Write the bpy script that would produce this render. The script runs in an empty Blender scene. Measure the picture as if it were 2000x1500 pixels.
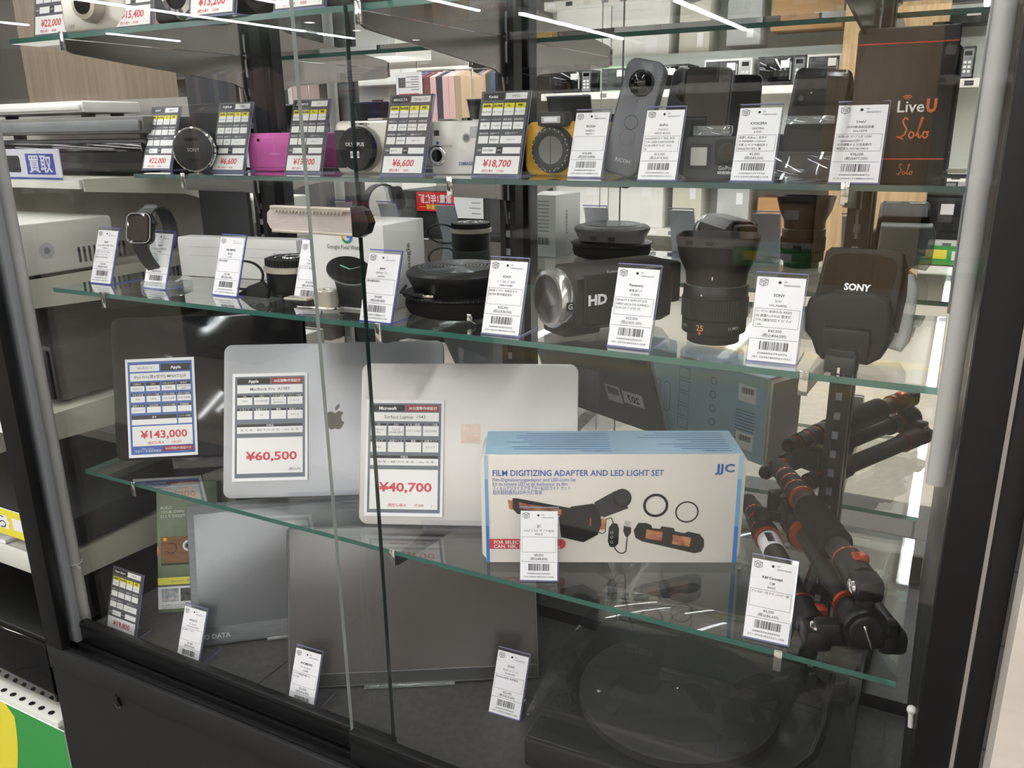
import bpy, bmesh, math, random
from math import sin, cos, pi, radians, sqrt, atan2
from mathutils import Matrix, Vector

# ------------------------------------------------------------------ camera, light, exposure
SC = bpy.context.scene
COL = SC.collection
YAW, PITCH, ROLL, FPX = 4.89273266e-01, 2.95398545e-01, -1.42212588e-02, 1620.36
EYE = Vector((0, 0, 1.45))
_f = Vector((-sin(YAW) * cos(PITCH), cos(YAW) * cos(PITCH), -sin(PITCH)))
_r0 = Vector((cos(YAW), sin(YAW), 0)); _u0 = _r0.cross(_f)
_r = _r0 * cos(ROLL) + _u0 * sin(ROLL); _u = _r.cross(_f)
cam = bpy.data.cameras.new('camera'); camo = bpy.data.objects.new('camera', cam); COL.objects.link(camo)
cam.sensor_width = 36; cam.lens = FPX / 2000 * 36; cam.clip_start = .02; cam.clip_end = 80
camo.matrix_world = Matrix(((_r.x, _u.x, -_f.x, EYE.x), (_r.y, _u.y, -_f.y, EYE.y), (_r.z, _u.z, -_f.z, EYE.z), (0, 0, 0, 1)))
SC.camera = camo
def ray(px, py): return _r * ((px - 1000) / FPX) - _u * ((py - 750) / FPX) + _f
def P(px, py, z):                       # where a pixel's ray meets the horizontal plane z (a shelf top, a floor)
    d = ray(px, py); return EYE + d * ((z - EYE.z) / d.z)
def Q(px, py, y):                       # where it meets the vertical plane Y = y
    d = ray(px, py); return EYE + d * (y / d.y)
YM = 1.056                              # mirror plane at the back of the cabinet
def M(px, py, yv):                      # a thing seen in the mirror at virtual depth yv stands at this real place
    p = Q(px, py, yv); return Vector((p.x, 2 * YM - yv, p.z))

w = bpy.data.worlds.new('world'); SC.world = w; w.use_nodes = True
w.node_tree.nodes['Background'].inputs[0].default_value = (1, .96, .9, 1)
w.node_tree.nodes['Background'].inputs[1].default_value = .55
SC.view_settings.view_transform = 'Standard'; SC.view_settings.look = 'None'; SC.view_settings.gamma = 1
SC.view_settings.exposure = .87
SC.cycles.max_bounces = 14; SC.cycles.transparent_max_bounces = 40; SC.cycles.glossy_bounces = 7
SC.cycles.diffuse_bounces = 3; SC.cycles.transmission_bounces = 6; SC.cycles.sample_clamp_indirect = 6
SC.cycles.caustics_reflective = True; SC.cycles.blur_glossy = 1.0; SC.cycles.caustics_refractive = False
random.seed(7)
TUBE_STRENGTH = 20.0
# ------------------------------------------------------------------ materials
def lin(c):
    return tuple((x / 12.92 if x <= .04045 else ((x + .055) / 1.055) ** 2.4) for x in c)
def hx(s):
    s = s.lstrip('#'); return lin(tuple(int(s[i:i + 2], 16) / 255 for i in (0, 2, 4)))
_mats = {}
def mat(name, col, rough=.5, metal=0., spec=.5, coat=0., alpha=1., trans=0., noise=None, bump=None):
    if name in _mats: return _mats[name]
    m = bpy.data.materials.new(name); m.use_nodes = True; nt = m.node_tree; b = nt.nodes['Principled BSDF']
    c = hx(col) if isinstance(col, str) else col
    b.inputs['Base Color'].default_value = (*c, 1); b.inputs['Roughness'].default_value = rough
    b.inputs['Metallic'].default_value = metal; b.inputs['Specular IOR Level'].default_value = spec
    b.inputs['Coat Weight'].default_value = coat; b.inputs['Alpha'].default_value = alpha
    b.inputs['Transmission Weight'].default_value = trans
    if noise:                          # noise = (scale, second colour, stretch xyz)
        tc = nt.nodes.new('ShaderNodeTexCoord'); mp = nt.nodes.new('ShaderNodeMapping'); mp.inputs['Scale'].default_value = noise[2]
        nz = nt.nodes.new('ShaderNodeTexNoise'); nz.inputs['Scale'].default_value = noise[0]; nz.inputs['Detail'].default_value = 5
        mx = nt.nodes.new('ShaderNodeMix'); mx.data_type = 'RGBA'
        mx.inputs['A'].default_value = (*c, 1); mx.inputs['B'].default_value = (*hx(noise[1]), 1)
        rp = nt.nodes.new('ShaderNodeMapRange'); rp.inputs[1].default_value = .35; rp.inputs[2].default_value = .65
        nt.links.new(tc.outputs['Object'], mp.inputs[0]); nt.links.new(mp.outputs[0], nz.inputs['Vector'])
        nt.links.new(nz.outputs[0], rp.inputs[0]); nt.links.new(rp.outputs[0], mx.inputs['Factor']); nt.links.new(mx.outputs['Result'], b.inputs['Base Color'])
    if bump:
        tc = nt.nodes.new('ShaderNodeTexCoord'); nz = nt.nodes.new('ShaderNodeTexNoise'); nz.inputs['Scale'].default_value = bump[0]
        bp = nt.nodes.new('ShaderNodeBump'); bp.inputs['Strength'].default_value = bump[1]; bp.inputs['Distance'].default_value = .001
        nt.links.new(tc.outputs['Object'], nz.inputs['Vector']); nt.links.new(nz.outputs[0], bp.inputs['Height']); nt.links.new(bp.outputs[0], b.inputs['Normal'])
    _mats[name] = m; return m
def thin_glass(name, tint=(1, 1, 1), refl=1.0, rough=0.0, base=.04, haze=0.0):
    if name in _mats: return _mats[name]
    m = bpy.data.materials.new(name); m.use_nodes = True; nt = m.node_tree
    for n in list(nt.nodes): nt.nodes.remove(n)
    out = nt.nodes.new('ShaderNodeOutputMaterial'); tr = nt.nodes.new('ShaderNodeBsdfTransparent'); gl = nt.nodes.new('ShaderNodeBsdfGlossy')
    tr.inputs[0].default_value = (*tint, 1); gl.inputs['Roughness'].default_value = rough; gl.inputs[0].default_value = (1, 1, 1, 1)
    lw = nt.nodes.new('ShaderNodeLayerWeight'); lw.inputs[0].default_value = .5
    pw = nt.nodes.new('ShaderNodeMath'); pw.operation = 'POWER'; pw.inputs[1].default_value = 5
    ma = nt.nodes.new('ShaderNodeMath'); ma.operation = 'MULTIPLY_ADD'; ma.inputs[1].default_value = (1 - base) * refl; ma.inputs[2].default_value = base * refl
    mx = nt.nodes.new('ShaderNodeMixShader')
    nt.links.new(lw.outputs['Facing'], pw.inputs[0]); nt.links.new(pw.outputs[0], ma.inputs[0]); nt.links.new(ma.outputs[0], mx.inputs[0])
    nt.links.new(tr.outputs[0], mx.inputs[1]); nt.links.new(gl.outputs[0], mx.inputs[2]); last = mx
    if haze:
        df = nt.nodes.new('ShaderNodeBsdfDiffuse'); df.inputs[0].default_value = (.8, .85, .85, 1); m2 = nt.nodes.new('ShaderNodeMixShader')
        m2.inputs[0].default_value = haze; nt.links.new(mx.outputs[0], m2.inputs[1]); nt.links.new(df.outputs[0], m2.inputs[2]); last = m2
    nt.links.new(last.outputs[0], out.inputs[0]); _mats[name] = m; return m
def emit(name, col, s):
    m = bpy.data.materials.new(name); m.use_nodes = True; nt = m.node_tree
    for n in list(nt.nodes): nt.nodes.remove(n)
    out = nt.nodes.new('ShaderNodeOutputMaterial'); e = nt.nodes.new('ShaderNodeEmission'); e.inputs[0].default_value = (*col, 1); e.inputs[1].default_value = s
    nt.links.new(e.outputs[0], out.inputs[0]); return m
PANE = thin_glass('pane_glass', (.99, .993, .99), refl=.65)
SHELFG = thin_glass('shelf_glass', (.965, .98, .972), refl=1.5)
ACR = thin_glass('clear_acrylic', (.955, .96, .98), refl=1.0)
ACRE = mat('acrylic_edge', '#8d90b8', .15, alpha=.75)
ACRB = mat('acrylic_edge_blue', '#5b62b4', .15, alpha=.85)
CLEARTHICK = thin_glass('clear_plastic', (.9, .93, .93), refl=2.0, haze=.08)
GEDGE_B = mat('glass_edge_grey_green', '#5a6f69', .12, spec=.6)
GEDGE = mat('glass_edge_green', '#407065', .12, spec=.6, trans=.15)
GEDGE_D = mat('glass_edge_dark', '#20302c', .12, spec=.6)
GEDGE_L = mat('glass_edge_pale', '#9fa6a0', .12, spec=.7)
MIRROR = mat('mirror_silver', (.86, .88, .87), .0, 1.0)
BLACKMETAL = mat('black_powder_coat', '#121213', .38, spec=.4, bump=(900, .05))
BLACKPANEL = mat('black_panel', '#232324', .5, spec=.4, bump=(700, .08))
GREYMETAL = mat('grey_stile', '#7d7f83', .35, spec=.5)
CHROME = mat('chrome', (.78, .77, .75), .08, 1.0)
BRKT = mat('bracket_steel', '#8d8884', .22, .95)
STEEL = mat('brushed_steel', '#d3c9c5', .4, .35, noise=(60, '#bdb3ae', (1, 1, 40)))
SATIN = mat('satin_aluminium', '#c4bdae', .35, .55)
DECKM = mat('deck_laminate', '#555352', .45, spec=.4, noise=(90, '#4a4948', (1, 1, 1)))
BLACK = mat('black_plastic', '#0f0f10', .38, spec=.4); BLACKM = mat('matte_black', '#171718', .6, spec=.35); BLACKG = mat('gloss_black', '#08080a', .05, spec=.6)
RUBBER = mat('black_rubber', '#131313', .7, spec=.3); DGREY = mat('dark_grey_plastic', '#2d2d2f', .45, spec=.4); CHAR = mat('charcoal', '#211f1e', .5, spec=.4)
MGREY = mat('mid_grey', '#77797c', .45); LGREY = mat('light_grey', '#b9bab9', .45); WHITE = mat('white_plastic', '#e8e7e3', .35)
PAPER = mat('white_paper', '#f1f0f2', .6); INK = mat('ink_black', '#1d1d20', .6); INKG = mat('ink_grey', '#59595e', .6); HAIR = mat('ink_hairline', '#8a8a90', .6)
CARDG = mat('card_grey', '#55565a', .5); CARDK = mat('card_black', '#242427', .5); CARDW = mat('card_white', '#eeeeec', .5); CARDY = mat('card_yellow', '#e6dc35', .5)
RED = mat('price_red', '#cf4a52', .55); DRED = mat('warranty_red', '#9c2f3a', .55); SLATE = mat('card_slate', '#6b7480', .5); CBLUE = mat('card_blue', '#4468ad', .5)
ORANGE = mat('anodised_orange', '#c9502c', .25, .6); CARBON = mat('carbon_tube', '#2c2a28', .42, spec=.4, noise=(400, '#1e1d1c', (1, 1, 1)))
FOAM = mat('foam_grip', '#161514', .9, spec=.2, bump=(1500, .1)); PINK = mat('pink_metal', '#cf63ae', .32, .2); YELLOW = mat('camera_yellow', '#d9a521', .35)
SILVER = mat('silver_paint', '#c6c2b8', .3, .55); PEARL = mat('pearl_white', '#e2e0da', .3, .15); CREAM = mat('cream_metal', '#d9d8cf', .42, spec=.4)
BEIGEM = mat('beige_enamel', '#cfcdbd', .4); ALU = mat('space_grey_aluminium', '#a3a4a8', .34, .55); ALUP = mat('pale_aluminium', '#c6c3c0', .36, .45)
ORANGEP = mat('print_orange', '#d9713c', .5); DBROWN = mat('dark_brown_board', '#2d241f', .5); JBLUE = mat('print_blue', '#3564b4', .55); JLB = mat('print_light_blue', '#a9cfe6', .5)
JMB = mat('print_mid_blue', '#2f7fd0', .5); BOXW = mat('box_white', '#e9e3da', .5); WOOD = mat('print_wood', '#8a6239', .5, noise=(40, '#6d4a28', (1, 1, 12)))
GREENBOX = mat('green_box', '#6e7860', .55, noise=(60, '#7b866d', (1, 1, .6))); PYEL = mat('pale_yellow', '#ece15a', .5); SGREEN = mat('sign_green', '#3f9c4d', .5); SYEL = mat('sign_yellow', '#efe042', .5)
SBLUE = mat('sign_blue', '#3d4fae', .5); LENSG = mat('lens_glass', '#0a0b10', .03, spec=.8); TRANSL = mat('frosted_diffuser', '#d8dad8', .4, alpha=.55)
TEAL = mat('print_teal', '#7fd3c4', .5); GRED = mat('logo_red', '#db4437', .5); GYEL = mat('logo_yellow', '#f0b400', .5); GGRN = mat('logo_green', '#149a5a', .5); GBLU = mat('logo_blue', '#3b78e7', .5)
# ------------------------------------------------------------------ text geometry (cached)
_tc = bpy.data.curves.new('lettering', 'FONT'); _to = bpy.data.objects.new('lettering', _tc); _tx = {}
_tmp = bpy.data.scenes.new('lettering_scratch'); _tmp.collection.objects.link(_to)
def glyphs(s, bold=0., res=2):
    k = (s, bold)
    if k in _tx: return _tx[k]
    _tc.body = s; _tc.size = 1; _tc.resolution_u = res; _tc.offset = bold
    _to.update_tag()
    me = _to.to_mesh()
    vs = [(v.co.x, v.co.y) for v in me.vertices]; fs = [tuple(p.vertices) for p in me.polygons]
    _to.to_mesh_clear()
    if vs:
        x0 = min(v[0] for v in vs); x1 = max(v[0] for v in vs)
        vs = [(x - x0, y) for x, y in vs]
    else: x0 = x1 = 0
    _tx[k] = (vs, fs, x1 - x0); return _tx[k]
# ------------------------------------------------------------------ mesh builder
class MB:
    def __init__(s, T=None): s.v = []; s.f = []; s.fm = []; s.m = []; s.T = T or Matrix.Identity(4)
    def mi(s, m):
        if m not in s.m: s.m.append(m)
        return s.m.index(m)
    def add(s, vs, fs, m, T=None):
        T = s.T @ T if T is not None else s.T
        n = len(s.v); s.v += [T @ Vector(p) for p in vs]; i = s.mi(m)
        s.f += [tuple(a + n for a in f) for f in fs]; s.fm += [i] * len(fs)
    def bm(s, b, m, T=None):
        b.verts.index_update()
        s.add([v.co.copy() for v in b.verts], [[v.index for v in f.verts] for f in b.faces], m, T); b.free()
    def box(s, c, d, m, bev=0., T=None, seg=2):
        b = bmesh.new(); bmesh.ops.create_cube(b, size=1)
        for v in b.verts: v.co = Vector((v.co.x * d[0], v.co.y * d[1], v.co.z * d[2]))
        if bev: bmesh.ops.bevel(b, geom=b.edges[:], offset=bev, segments=seg, profile=.5, affect='EDGES')
        bmesh.ops.translate(b, vec=Vector(c), verts=b.verts); s.bm(b, m, T)
    def b2(s, lo, hi, m, bev=0., T=None): s.box([(a + b) / 2 for a, b in zip(lo, hi)], [abs(b - a) for a, b in zip(lo, hi)], m, bev, T)
    def prism(s, poly, y0, y1, m, ch=0., T=None):    # outline in (x, z), extruded from y0 to y1, its front edge (y0) and back edge chamfered by ch
        b = bmesh.new(); vs = [b.verts.new((x, y0, z)) for x, z in poly]; f = b.faces.new(vs)
        r = bmesh.ops.extrude_face_region(b, geom=[f]); ev = [e for e in r['geom'] if isinstance(e, bmesh.types.BMVert)]
        bmesh.ops.translate(b, vec=(0, y1 - y0, 0), verts=ev)
        if ch:
            es = [e for e in b.edges if abs(e.verts[0].co.y - e.verts[1].co.y) < 1e-9]
            bmesh.ops.bevel(b, geom=es, offset=ch, segments=3, profile=.5, affect='EDGES')
        bmesh.ops.recalc_face_normals(b, faces=b.faces); s.bm(b, m, T)
    def lathe(s, prof, m, T=None, n=40, mats=None, sq=None):    # profile (r, z) about z
        N = len(prof); vs = []; fs = []
        for r, z in prof:
            for k in range(n): vs.append((r * cos(2 * pi * k / n), r * sin(2 * pi * k / n), z))
        for i in range(N - 1):
            mm = mats[i] if mats else m
            f = [(i * n + k, i * n + (k + 1) % n, (i + 1) * n + (k + 1) % n, (i + 1) * n + k) for k in range(n)]
            fs.append((f, mm))
        base = len(s.v); TT = s.T @ T if T is not None else s.T; s.v += [TT @ Vector(p) for p in vs]
        for f, mm in fs:
            i = s.mi(mm); s.f += [tuple(a + base for a in q) for q in f]; s.fm += [i] * len(f)
        for i, rev in ((0, True), (N - 1, False)):
            if prof[i][0] > 1e-6:
                q = [base + i * n + k for k in range(n)]; s.f.append(tuple(q[::-1] if rev else q)); s.fm.append(s.mi((mats[0] if rev else mats[-1]) if mats else m))
    def cyl(s, p0, p1, r, m, r1=None, n=24):
        p0 = Vector(p0); p1 = Vector(p1); d = p1 - p0; q = d.to_track_quat('Z', 'Y').to_matrix().to_4x4()
        s.lathe([(r, 0), (r if r1 is None else r1, d.length)], m, Matrix.Translation(p0) @ q, n)
    def tube(s, pts, r, m, n=8, closed=False):
        pts = [Vector(p) for p in pts]; N = len(pts); vs = []; fs = []
        for i, p in enumerate(pts):
            a = pts[i - 1] if i or closed else p; b = pts[(i + 1) % N] if i < N - 1 or closed else p
            t = (b - a).normalized(); x = t.orthogonal() if i == 0 else (x - t * x.dot(t)); x = x.normalized(); y = t.cross(x)
            vs += [p + (x * cos(2 * pi * k / n) + y * sin(2 * pi * k / n)) * r for k in range(n)]
        for i in range(N if closed else N - 1):
            j = (i + 1) % N
            fs += [(i * n + k, i * n + (k + 1) % n, j * n + (k + 1) % n, j * n + k) for k in range(n)]
        if not closed: fs += [tuple(range(n))[::-1], tuple((N - 1) * n + k for k in range(n))]
        s.add(vs, fs, m)
    def ball(s, c, r, m, sc=(1, 1, 1), T=None):
        b = bmesh.new(); bmesh.ops.create_uvsphere(b, u_segments=24, v_segments=14, radius=r)
        for v in b.verts: v.co = Vector((v.co.x * sc[0] + c[0], v.co.y * sc[1] + c[1], v.co.z * sc[2] + c[2]))
        s.bm(b, m, T)
    # flat print on a plane: F = 4x4 whose x,y axes span the plane and z is the outward normal
    def rect(s, F, x0, y0, x1, y1, m, off=.0002): s.add([(x0, y0, off), (x1, y0, off), (x1, y1, off), (x0, y1, off)], [(0, 1, 2, 3)], m, F)
    def poly(s, F, pts, m, off=.0002):
        s.add([(x, y, off) for x, y in pts], [tuple(range(len(pts)))], m, F)
    def frame(s, F, x0, y0, x1, y1, t, m, off=.0003):
        s.rect(F, x0, y0, x1, y0 + t, m, off); s.rect(F, x0, y1 - t, x1, y1, m, off); s.rect(F, x0, y0 + t, x0 + t, y1 - t, m, off); s.rect(F, x1 - t, y0 + t, x1, y1 - t, m, off)
    def disc(s, F, x, y, r, m, off=.0002, n=24, ry=None):
        s.poly(F, [(x + r * cos(2 * pi * k / n), y + (ry or r) * sin(2 * pi * k / n)) for k in range(n)], m, off)
    def ring(s, F, x, y, r0, r1, m, off=.0003, n=32, a0=0, a1=2 * pi, ky=1.):
        vs = []; 
        for k in range(n + 1):
            a = a0 + (a1 - a0) * k / n; vs += [(x + r0 * cos(a), y + ky * r0 * sin(a), off), (x + r1 * cos(a), y + ky * r1 * sin(a), off)]
        s.add(vs, [(2 * k, 2 * k + 1, 2 * k + 3, 2 * k + 2) for k in range(n)], m, F)
    def line(s, F, pts, t, m, off=.0003):
        for (x0, y0), (x1, y1) in zip(pts, pts[1:]):
            d = math.hypot(x1 - x0, y1 - y0) or 1; nx, ny = -(y1 - y0) / d * t / 2, (x1 - x0) / d * t / 2
            s.poly(F, [(x0 - nx, y0 - ny), (x1 - nx, y1 - ny), (x1 + nx, y1 + ny), (x0 + nx, y0 + ny)], m, off)
    def text(s, F, t, x, y, h, m, al='c', maxw=None, bold=0., off=.0004, shear=0., sx=1., fit=None):   # h = capital height, y = middle of it
        vs, fs, wd = glyphs(t, bold)
        if not vs: return
        k = h / .71; kx = k * sx
        if fit: kx = fit / wd
        elif maxw and wd * kx > maxw: kx = maxw / wd
        x0 = x - (wd * kx / 2 if al == 'c' else wd * kx if al == 'r' else 0)
        s.add([(x0 + a * kx + shear * b * k, y - h / 2 + b * k, off) for a, b in vs], fs, m, F)
    def build(s, name, parent=None, loc=None, rz=0., smooth=40):
        me = bpy.data.meshes.new(name); me.from_pydata([tuple(p) for p in s.v], [], s.f)
        for m in s.m: me.materials.append(m)
        me.polygons.foreach_set('material_index', s.fm); me.update()
        if smooth:
            me.polygons.foreach_set('use_smooth', [True] * len(me.polygons)); me.set_sharp_from_angle(angle=radians(smooth))
        o = bpy.data.objects.new(name, me); COL.objects.link(o)
        if parent: o.parent = parent
        if loc is not None: o.location = loc; o.rotation_euler = (0, 0, rz)
        return o
def tag(o, label, cat, group=None, kind=None):
    if label: o['label'] = label
    if cat: o['category'] = cat
    if group: o['group'] = group
    if kind: o['kind'] = kind
    return o
def thing(name, label, cat, loc=(0, 0, 0), rz=0., group=None, kind=None, tilt=0., roll=0.):
    o = bpy.data.objects.new(name, None); COL.objects.link(o); o.empty_display_size = .02
    o.location = loc; o.rotation_euler = (-tilt, roll, rz); return tag(o, label, cat, group, kind)
def copy_tree(o, parent=None):
    c = o.copy(); COL.objects.link(c); c.parent = parent
    for ch in list(o.children): copy_tree(ch, c)
    return c
def face(o, u, v):                       # frame for printing: origin, x axis, y axis
    o, u, v = Vector(o), Vector(u).normalized(), Vector(v).normalized(); n = u.cross(v)
    return Matrix(((u.x, v.x, n.x, o.x), (u.y, v.y, n.y, o.y), (u.z, v.z, n.z, o.z), (0, 0, 0, 1)))
def front(x=0, y=0, z=0): return face((x, y, z), (1, 0, 0), (0, 0, 1))     # a face looking to -Y
def rrect(w, h, r, x=0., z=0., n=6):
    r = min(r, w / 2 - 1e-6, h / 2 - 1e-6); p = []
    for cx, cz, a in ((w / 2 - r, h / 2 - r, 0), (-w / 2 + r, h / 2 - r, pi / 2), (-w / 2 + r, -h / 2 + r, pi), (w / 2 - r, -h / 2 + r, 1.5 * pi)):
        p += [(x + cx + r * cos(a + pi / 2 * k / n), z + cz + r * sin(a + pi / 2 * k / n)) for k in range(n + 1)]
    return p
def slab(mb, w, h, d, r, m, ch=.001, x=0., z=0., y0=0.):  # rounded slab standing upright: width w, height h from z, depth d from y0
    mb.prism(rrect(w, h, r, x, z + h / 2), y0, y0 + d, m, ch)
YAX = Matrix.Rotation(pi / 2, 4, 'X')     # lathe z axis -> -Y
def alongY(x=0, y=0, z=0): return Matrix.Translation((x, y, z)) @ YAX
ZA, ZB, ZC, ZD, ZK = 1.5728, 1.3966, 1.2488, .9723, .70
# ------------------------------------------------------------------ setting: floor, ceiling, walls
FLOORM = bpy.data.materials.new('store_floor'); FLOORM.use_nodes = True
def _floor():
    nt = FLOORM.node_tree; b = nt.nodes['Principled BSDF']; tc = nt.nodes.new('ShaderNodeTexCoord')
    br = nt.nodes.new('ShaderNodeTexBrick'); br.offset = 0; br.inputs['Color1'].default_value = (*hx('#5a5856'), 1); br.inputs['Color2'].default_value = (*hx('#575553'), 1)
    br.inputs['Mortar'].default_value = (*hx('#2e2d2d'), 1); br.inputs['Scale'].default_value = 1; br.inputs['Brick Width'].default_value = .5; br.inputs['Row Height'].default_value = .5
    br.inputs['Mortar Size'].default_value = .004; br.inputs['Mortar Smooth'].default_value = 0
    nz = nt.nodes.new('ShaderNodeTexNoise'); nz.inputs['Scale'].default_value = 120; nz.inputs['Detail'].default_value = 4
    mx = nt.nodes.new('ShaderNodeMix'); mx.data_type = 'RGBA'; mx.blend_type = 'OVERLAY'; mx.inputs['Factor'].default_value = .35
    nt.links.new(tc.outputs['Object'], br.inputs['Vector']); nt.links.new(tc.outputs['Object'], nz.inputs['Vector'])
    nt.links.new(br.outputs[0], mx.inputs['A']); nt.links.new(nz.outputs[0], mx.inputs['B']); nt.links.new(mx.outputs['Result'], b.inputs['Base Color'])
    b.inputs['Roughness'].default_value = .7; b.inputs['Specular IOR Level'].default_value = .2
_floor()
VINYL = mat('beige_vinyl', '#b9b0a4', .35, spec=.35, noise=(25, '#aea598', (1, 1, 1)))
mb = MB(); mb.b2((-16, -1.32, -.05), (6, 6, 0), FLOORM); mb.b2((-16, -18, -.05), (6, -1.32, 0), VINYL)
mb.b2((-3.2, -3.6, 0), (1.5, -3.45, .001), mat('floor_tape', '#dcc488', .4)); tag(mb.build('floor'), 'dark grey carpet tiles meeting pale beige vinyl', 'floor', kind='structure')
CEIL = mat('ceiling_white', '#e6e3dd', .7)
mb = MB(); mb.b2((-16, -18, 2.9), (6, 6, 2.95), CEIL); tag(mb.build('ceiling'), 'pale store ceiling with rows of tube lights', 'ceiling', kind='structure')
WALLM = mat('wall_paint', '#d2cfc6', .7)
for n, lo, hi in (('wall_front', (-16, -18.1, 0), (6, -18, 2.9)), ('wall_left', (-16.1, -18, 0), (-16, 6, 2.9)), ('wall_back', (-16, 6, 0), (6, 6.1, 2.9))):
    mb = MB(); mb.b2(lo, hi, WALLM); tag(mb.build(n), 'pale painted store wall', 'wall', kind='structure')
WOODW = mat('wood_cladding', '#c3a67e', .5, noise=(6, '#a98a63', (6, 6, .25)))
WOODD = mat('wood_cladding_dark', '#a8937f', .5, noise=(6, '#958270', (8, 8, .25)))
mb = MB(); mb.b2((.071, .6, 0), (1.2, .64, 2.9), mat('pale_wood_panel', '#d8cec2', .5, noise=(5, '#cbbfb2', (1, 1, 6)))); tag(mb.build('wall_right'), 'pale wood grain panel beyond the black cabinet edge', 'wall', kind='structure')
# ------------------------------------------------------------------ ceiling lights
TUBE = emit('tube_light', (.975, .985, 1.0), TUBE_STRENGTH); SPOT = emit('downlight_glow', (1, .95, .86), 10); WARM = emit('warm_glow', (1, .7, .35), 6)
HOUS = mat('light_housing', '#d8d8d6', .5)
def tube_light(x, y0, y1, wd=.045, lab='linear ceiling tube light of rows partly added unseen to brighten the store', z=2.9):
    t = thing('ceiling_light', lab, 'light', (x, (y0 + y1) / 2, z), group='linear ceiling lights' if z > 2.8 else 'hanging line lights')
    if z < 2.8:
        m = MB(); m.cyl((0, -(y1 - y0) * .45, 0), (0, -(y1 - y0) * .45, 2.9 - z), .003, LGREY, n=6); m.build('suspension_wire', t); m = MB(); m.cyl((0, (y1 - y0) * .45, 0), (0, (y1 - y0) * .45, 2.9 - z), .003, LGREY, n=6); m.build('suspension_wire', t)
    m = MB(); m.b2((-wd * .7, -(y1 - y0) / 2, -.03), (wd * .7, (y1 - y0) / 2, 0), HOUS); m.build('housing', t)
    m = MB(); m.b2((-wd / 2, -(y1 - y0) / 2 + .01, -.05), (wd / 2, (y1 - y0) / 2 - .01, -.0305), TUBE); m.build('diffuser', t)
LINES = [(-8.58, -8.6, -4.2), (-8.6, -9.8, -8.95), (-11.0, -8.5, -7.2), (-11.0, -6.05, -3.5),
         (-5.45, -8.2, -3.2), (-3.32, -8.4, -4.6), (0.0, -7.2, -2.4), (-3.32, -3.6, 1.5), (-2.7, 1.9, 5.0), (-1.6, -6.4, -2.2), (-4.4, -6.6, -2.4), (1.4, -6.6, -2.6), (-7, -6.5, -2), (-1.6, -1.6, 2.4), (0.0, -1.4, 2.6), (1.8, -6, 0.4), (-5.45, -2.2, 2.6)]  # mostly unseen tubes, added to brighten the cabinet and the far shelving
for i, (x, a, b) in enumerate(LINES): tube_light(x, a, b, wd=.07 if a > -8 and x > -6 else .045)
for x, a, b in ((-3.25, -7.3, -5.0), (-1.99, -7.2, -5.0), (0.0, -5.9, -4.4)): tube_light(x, a, b, .035, 'slim line light hung on wires over the appliance aisle', 2.38)
def downlight(x, y):
    t = thing('downlight', 'small round ceiling downlight between the tube lights', 'light', (x, y, 2.9), group='round downlights')
    m = MB(); m.lathe([(.07, -.012), (.075, -.006), (.075, 0)], HOUS, n=20); m.build('trim_ring', t)
    m = MB(); m.lathe([(.001, -.016), (.06, -.0145), (.06, -.0125)], SPOT, n=20); m.build('bulb', t)
for x, yv in ((-8.02, 9.42), (-8.07, 10.52), (-8.1, 12.1), (-5.06, 10.57), (-5.04, 11.33), (-5.05, 12.0), (-2.83, 11.66), (-2.86, 13.17), (-2.01, 12.75), (-2.03, 14.26)):
    downlight(x, 1.34 - yv)
# ------------------------------------------------------------------ the store behind the viewer, seen in the mirror
def mbox(px0, py0, px1, py1, yv, dep):   # real-space extents of something whose mirror image spans these pixels
    a = M(px0, py1, yv); b = M(px1, py0, yv); return (a.x, a.y - dep, a.z), (b.x, a.y, b.z)
GREENB = mat('shelf_back_panel', '#d5d8d0', .5); SHELFW = mat('shelf_white', '#e6e4de', .45)
YV = 9.5; YR = 2 * YM - YV
zs = M(1400, 172, YV).z
st = thing('appliance_shelving', 'long white appliance shelving along the far aisle', 'shelving', (0, YR, 0), kind='thing')
mb = MB(); mb.b2((-4.6, -.62, 0), (3.0, -.58, 2.6), GREENB); mb.build('back_panel', st)
for z in (.33, 1.0, zs, zs + .62):
    mb = MB(); mb.b2((-4.6, -.58, z - .03), (3.0, 0, z), SHELFW); sh = mb.build('shelf', st)
    mb = MB(); mb.b2((-4.6, 0, z - .075), (3.0, .012, z + .005), SHELFW)
    for k in range(34): mb.b2((-4.5 + k * .22, .012, z - .06), (-4.5 + k * .22 + .08, .014, z - .015), random.choice([MGREY, DGREY, PAPER, BEIGEM]))
    mb.build('price_rail', sh)
G_ = 'appliances on the far shelving'
def oven(x, z, wd, h, body, door, lab, dep=.4):
    t = thing('microwave_oven', lab, 'microwave', (x, YR - .1, z + .001), group=G_)
    m = MB(); m.b2((-wd / 2, -dep, 0), (wd / 2, 0, h), body, .01); m.build('casing', t)
    m = MB(); m.b2((-wd * .46, 0, h * .08), (wd * .22, .012, h * .92), door, .004); d = m.build('door', t)
    m = MB(); m.b2((wd * .18, .012, h * .2), (wd * .2, .03, h * .8), LGREY); m.build('handle', d)
    m = MB(); m.b2((wd * .26, 0, h * .08), (wd * .46, .006, h * .92), MGREY if body is not WHITE else LGREY); m.b2((wd * .29, .006, h * .72), (wd * .43, .008, h * .86), BLACKG)
    for a in range(3):
        for b in range(2): m.b2((wd * (.29 + b * .08), .006, h * (.2 + a * .14)), (wd * (.345 + b * .08), .009, h * (.28 + a * .14)), WHITE)
    m.build('control_panel', t)
    m = MB(); m.b2((-wd * .02, .0125, h * .6), (wd * .16, .0135, h * .85), PAPER); m.build('price_slip', d)
MINT = mat('mint_enamel', '#a9c5a4', .4)
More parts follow.
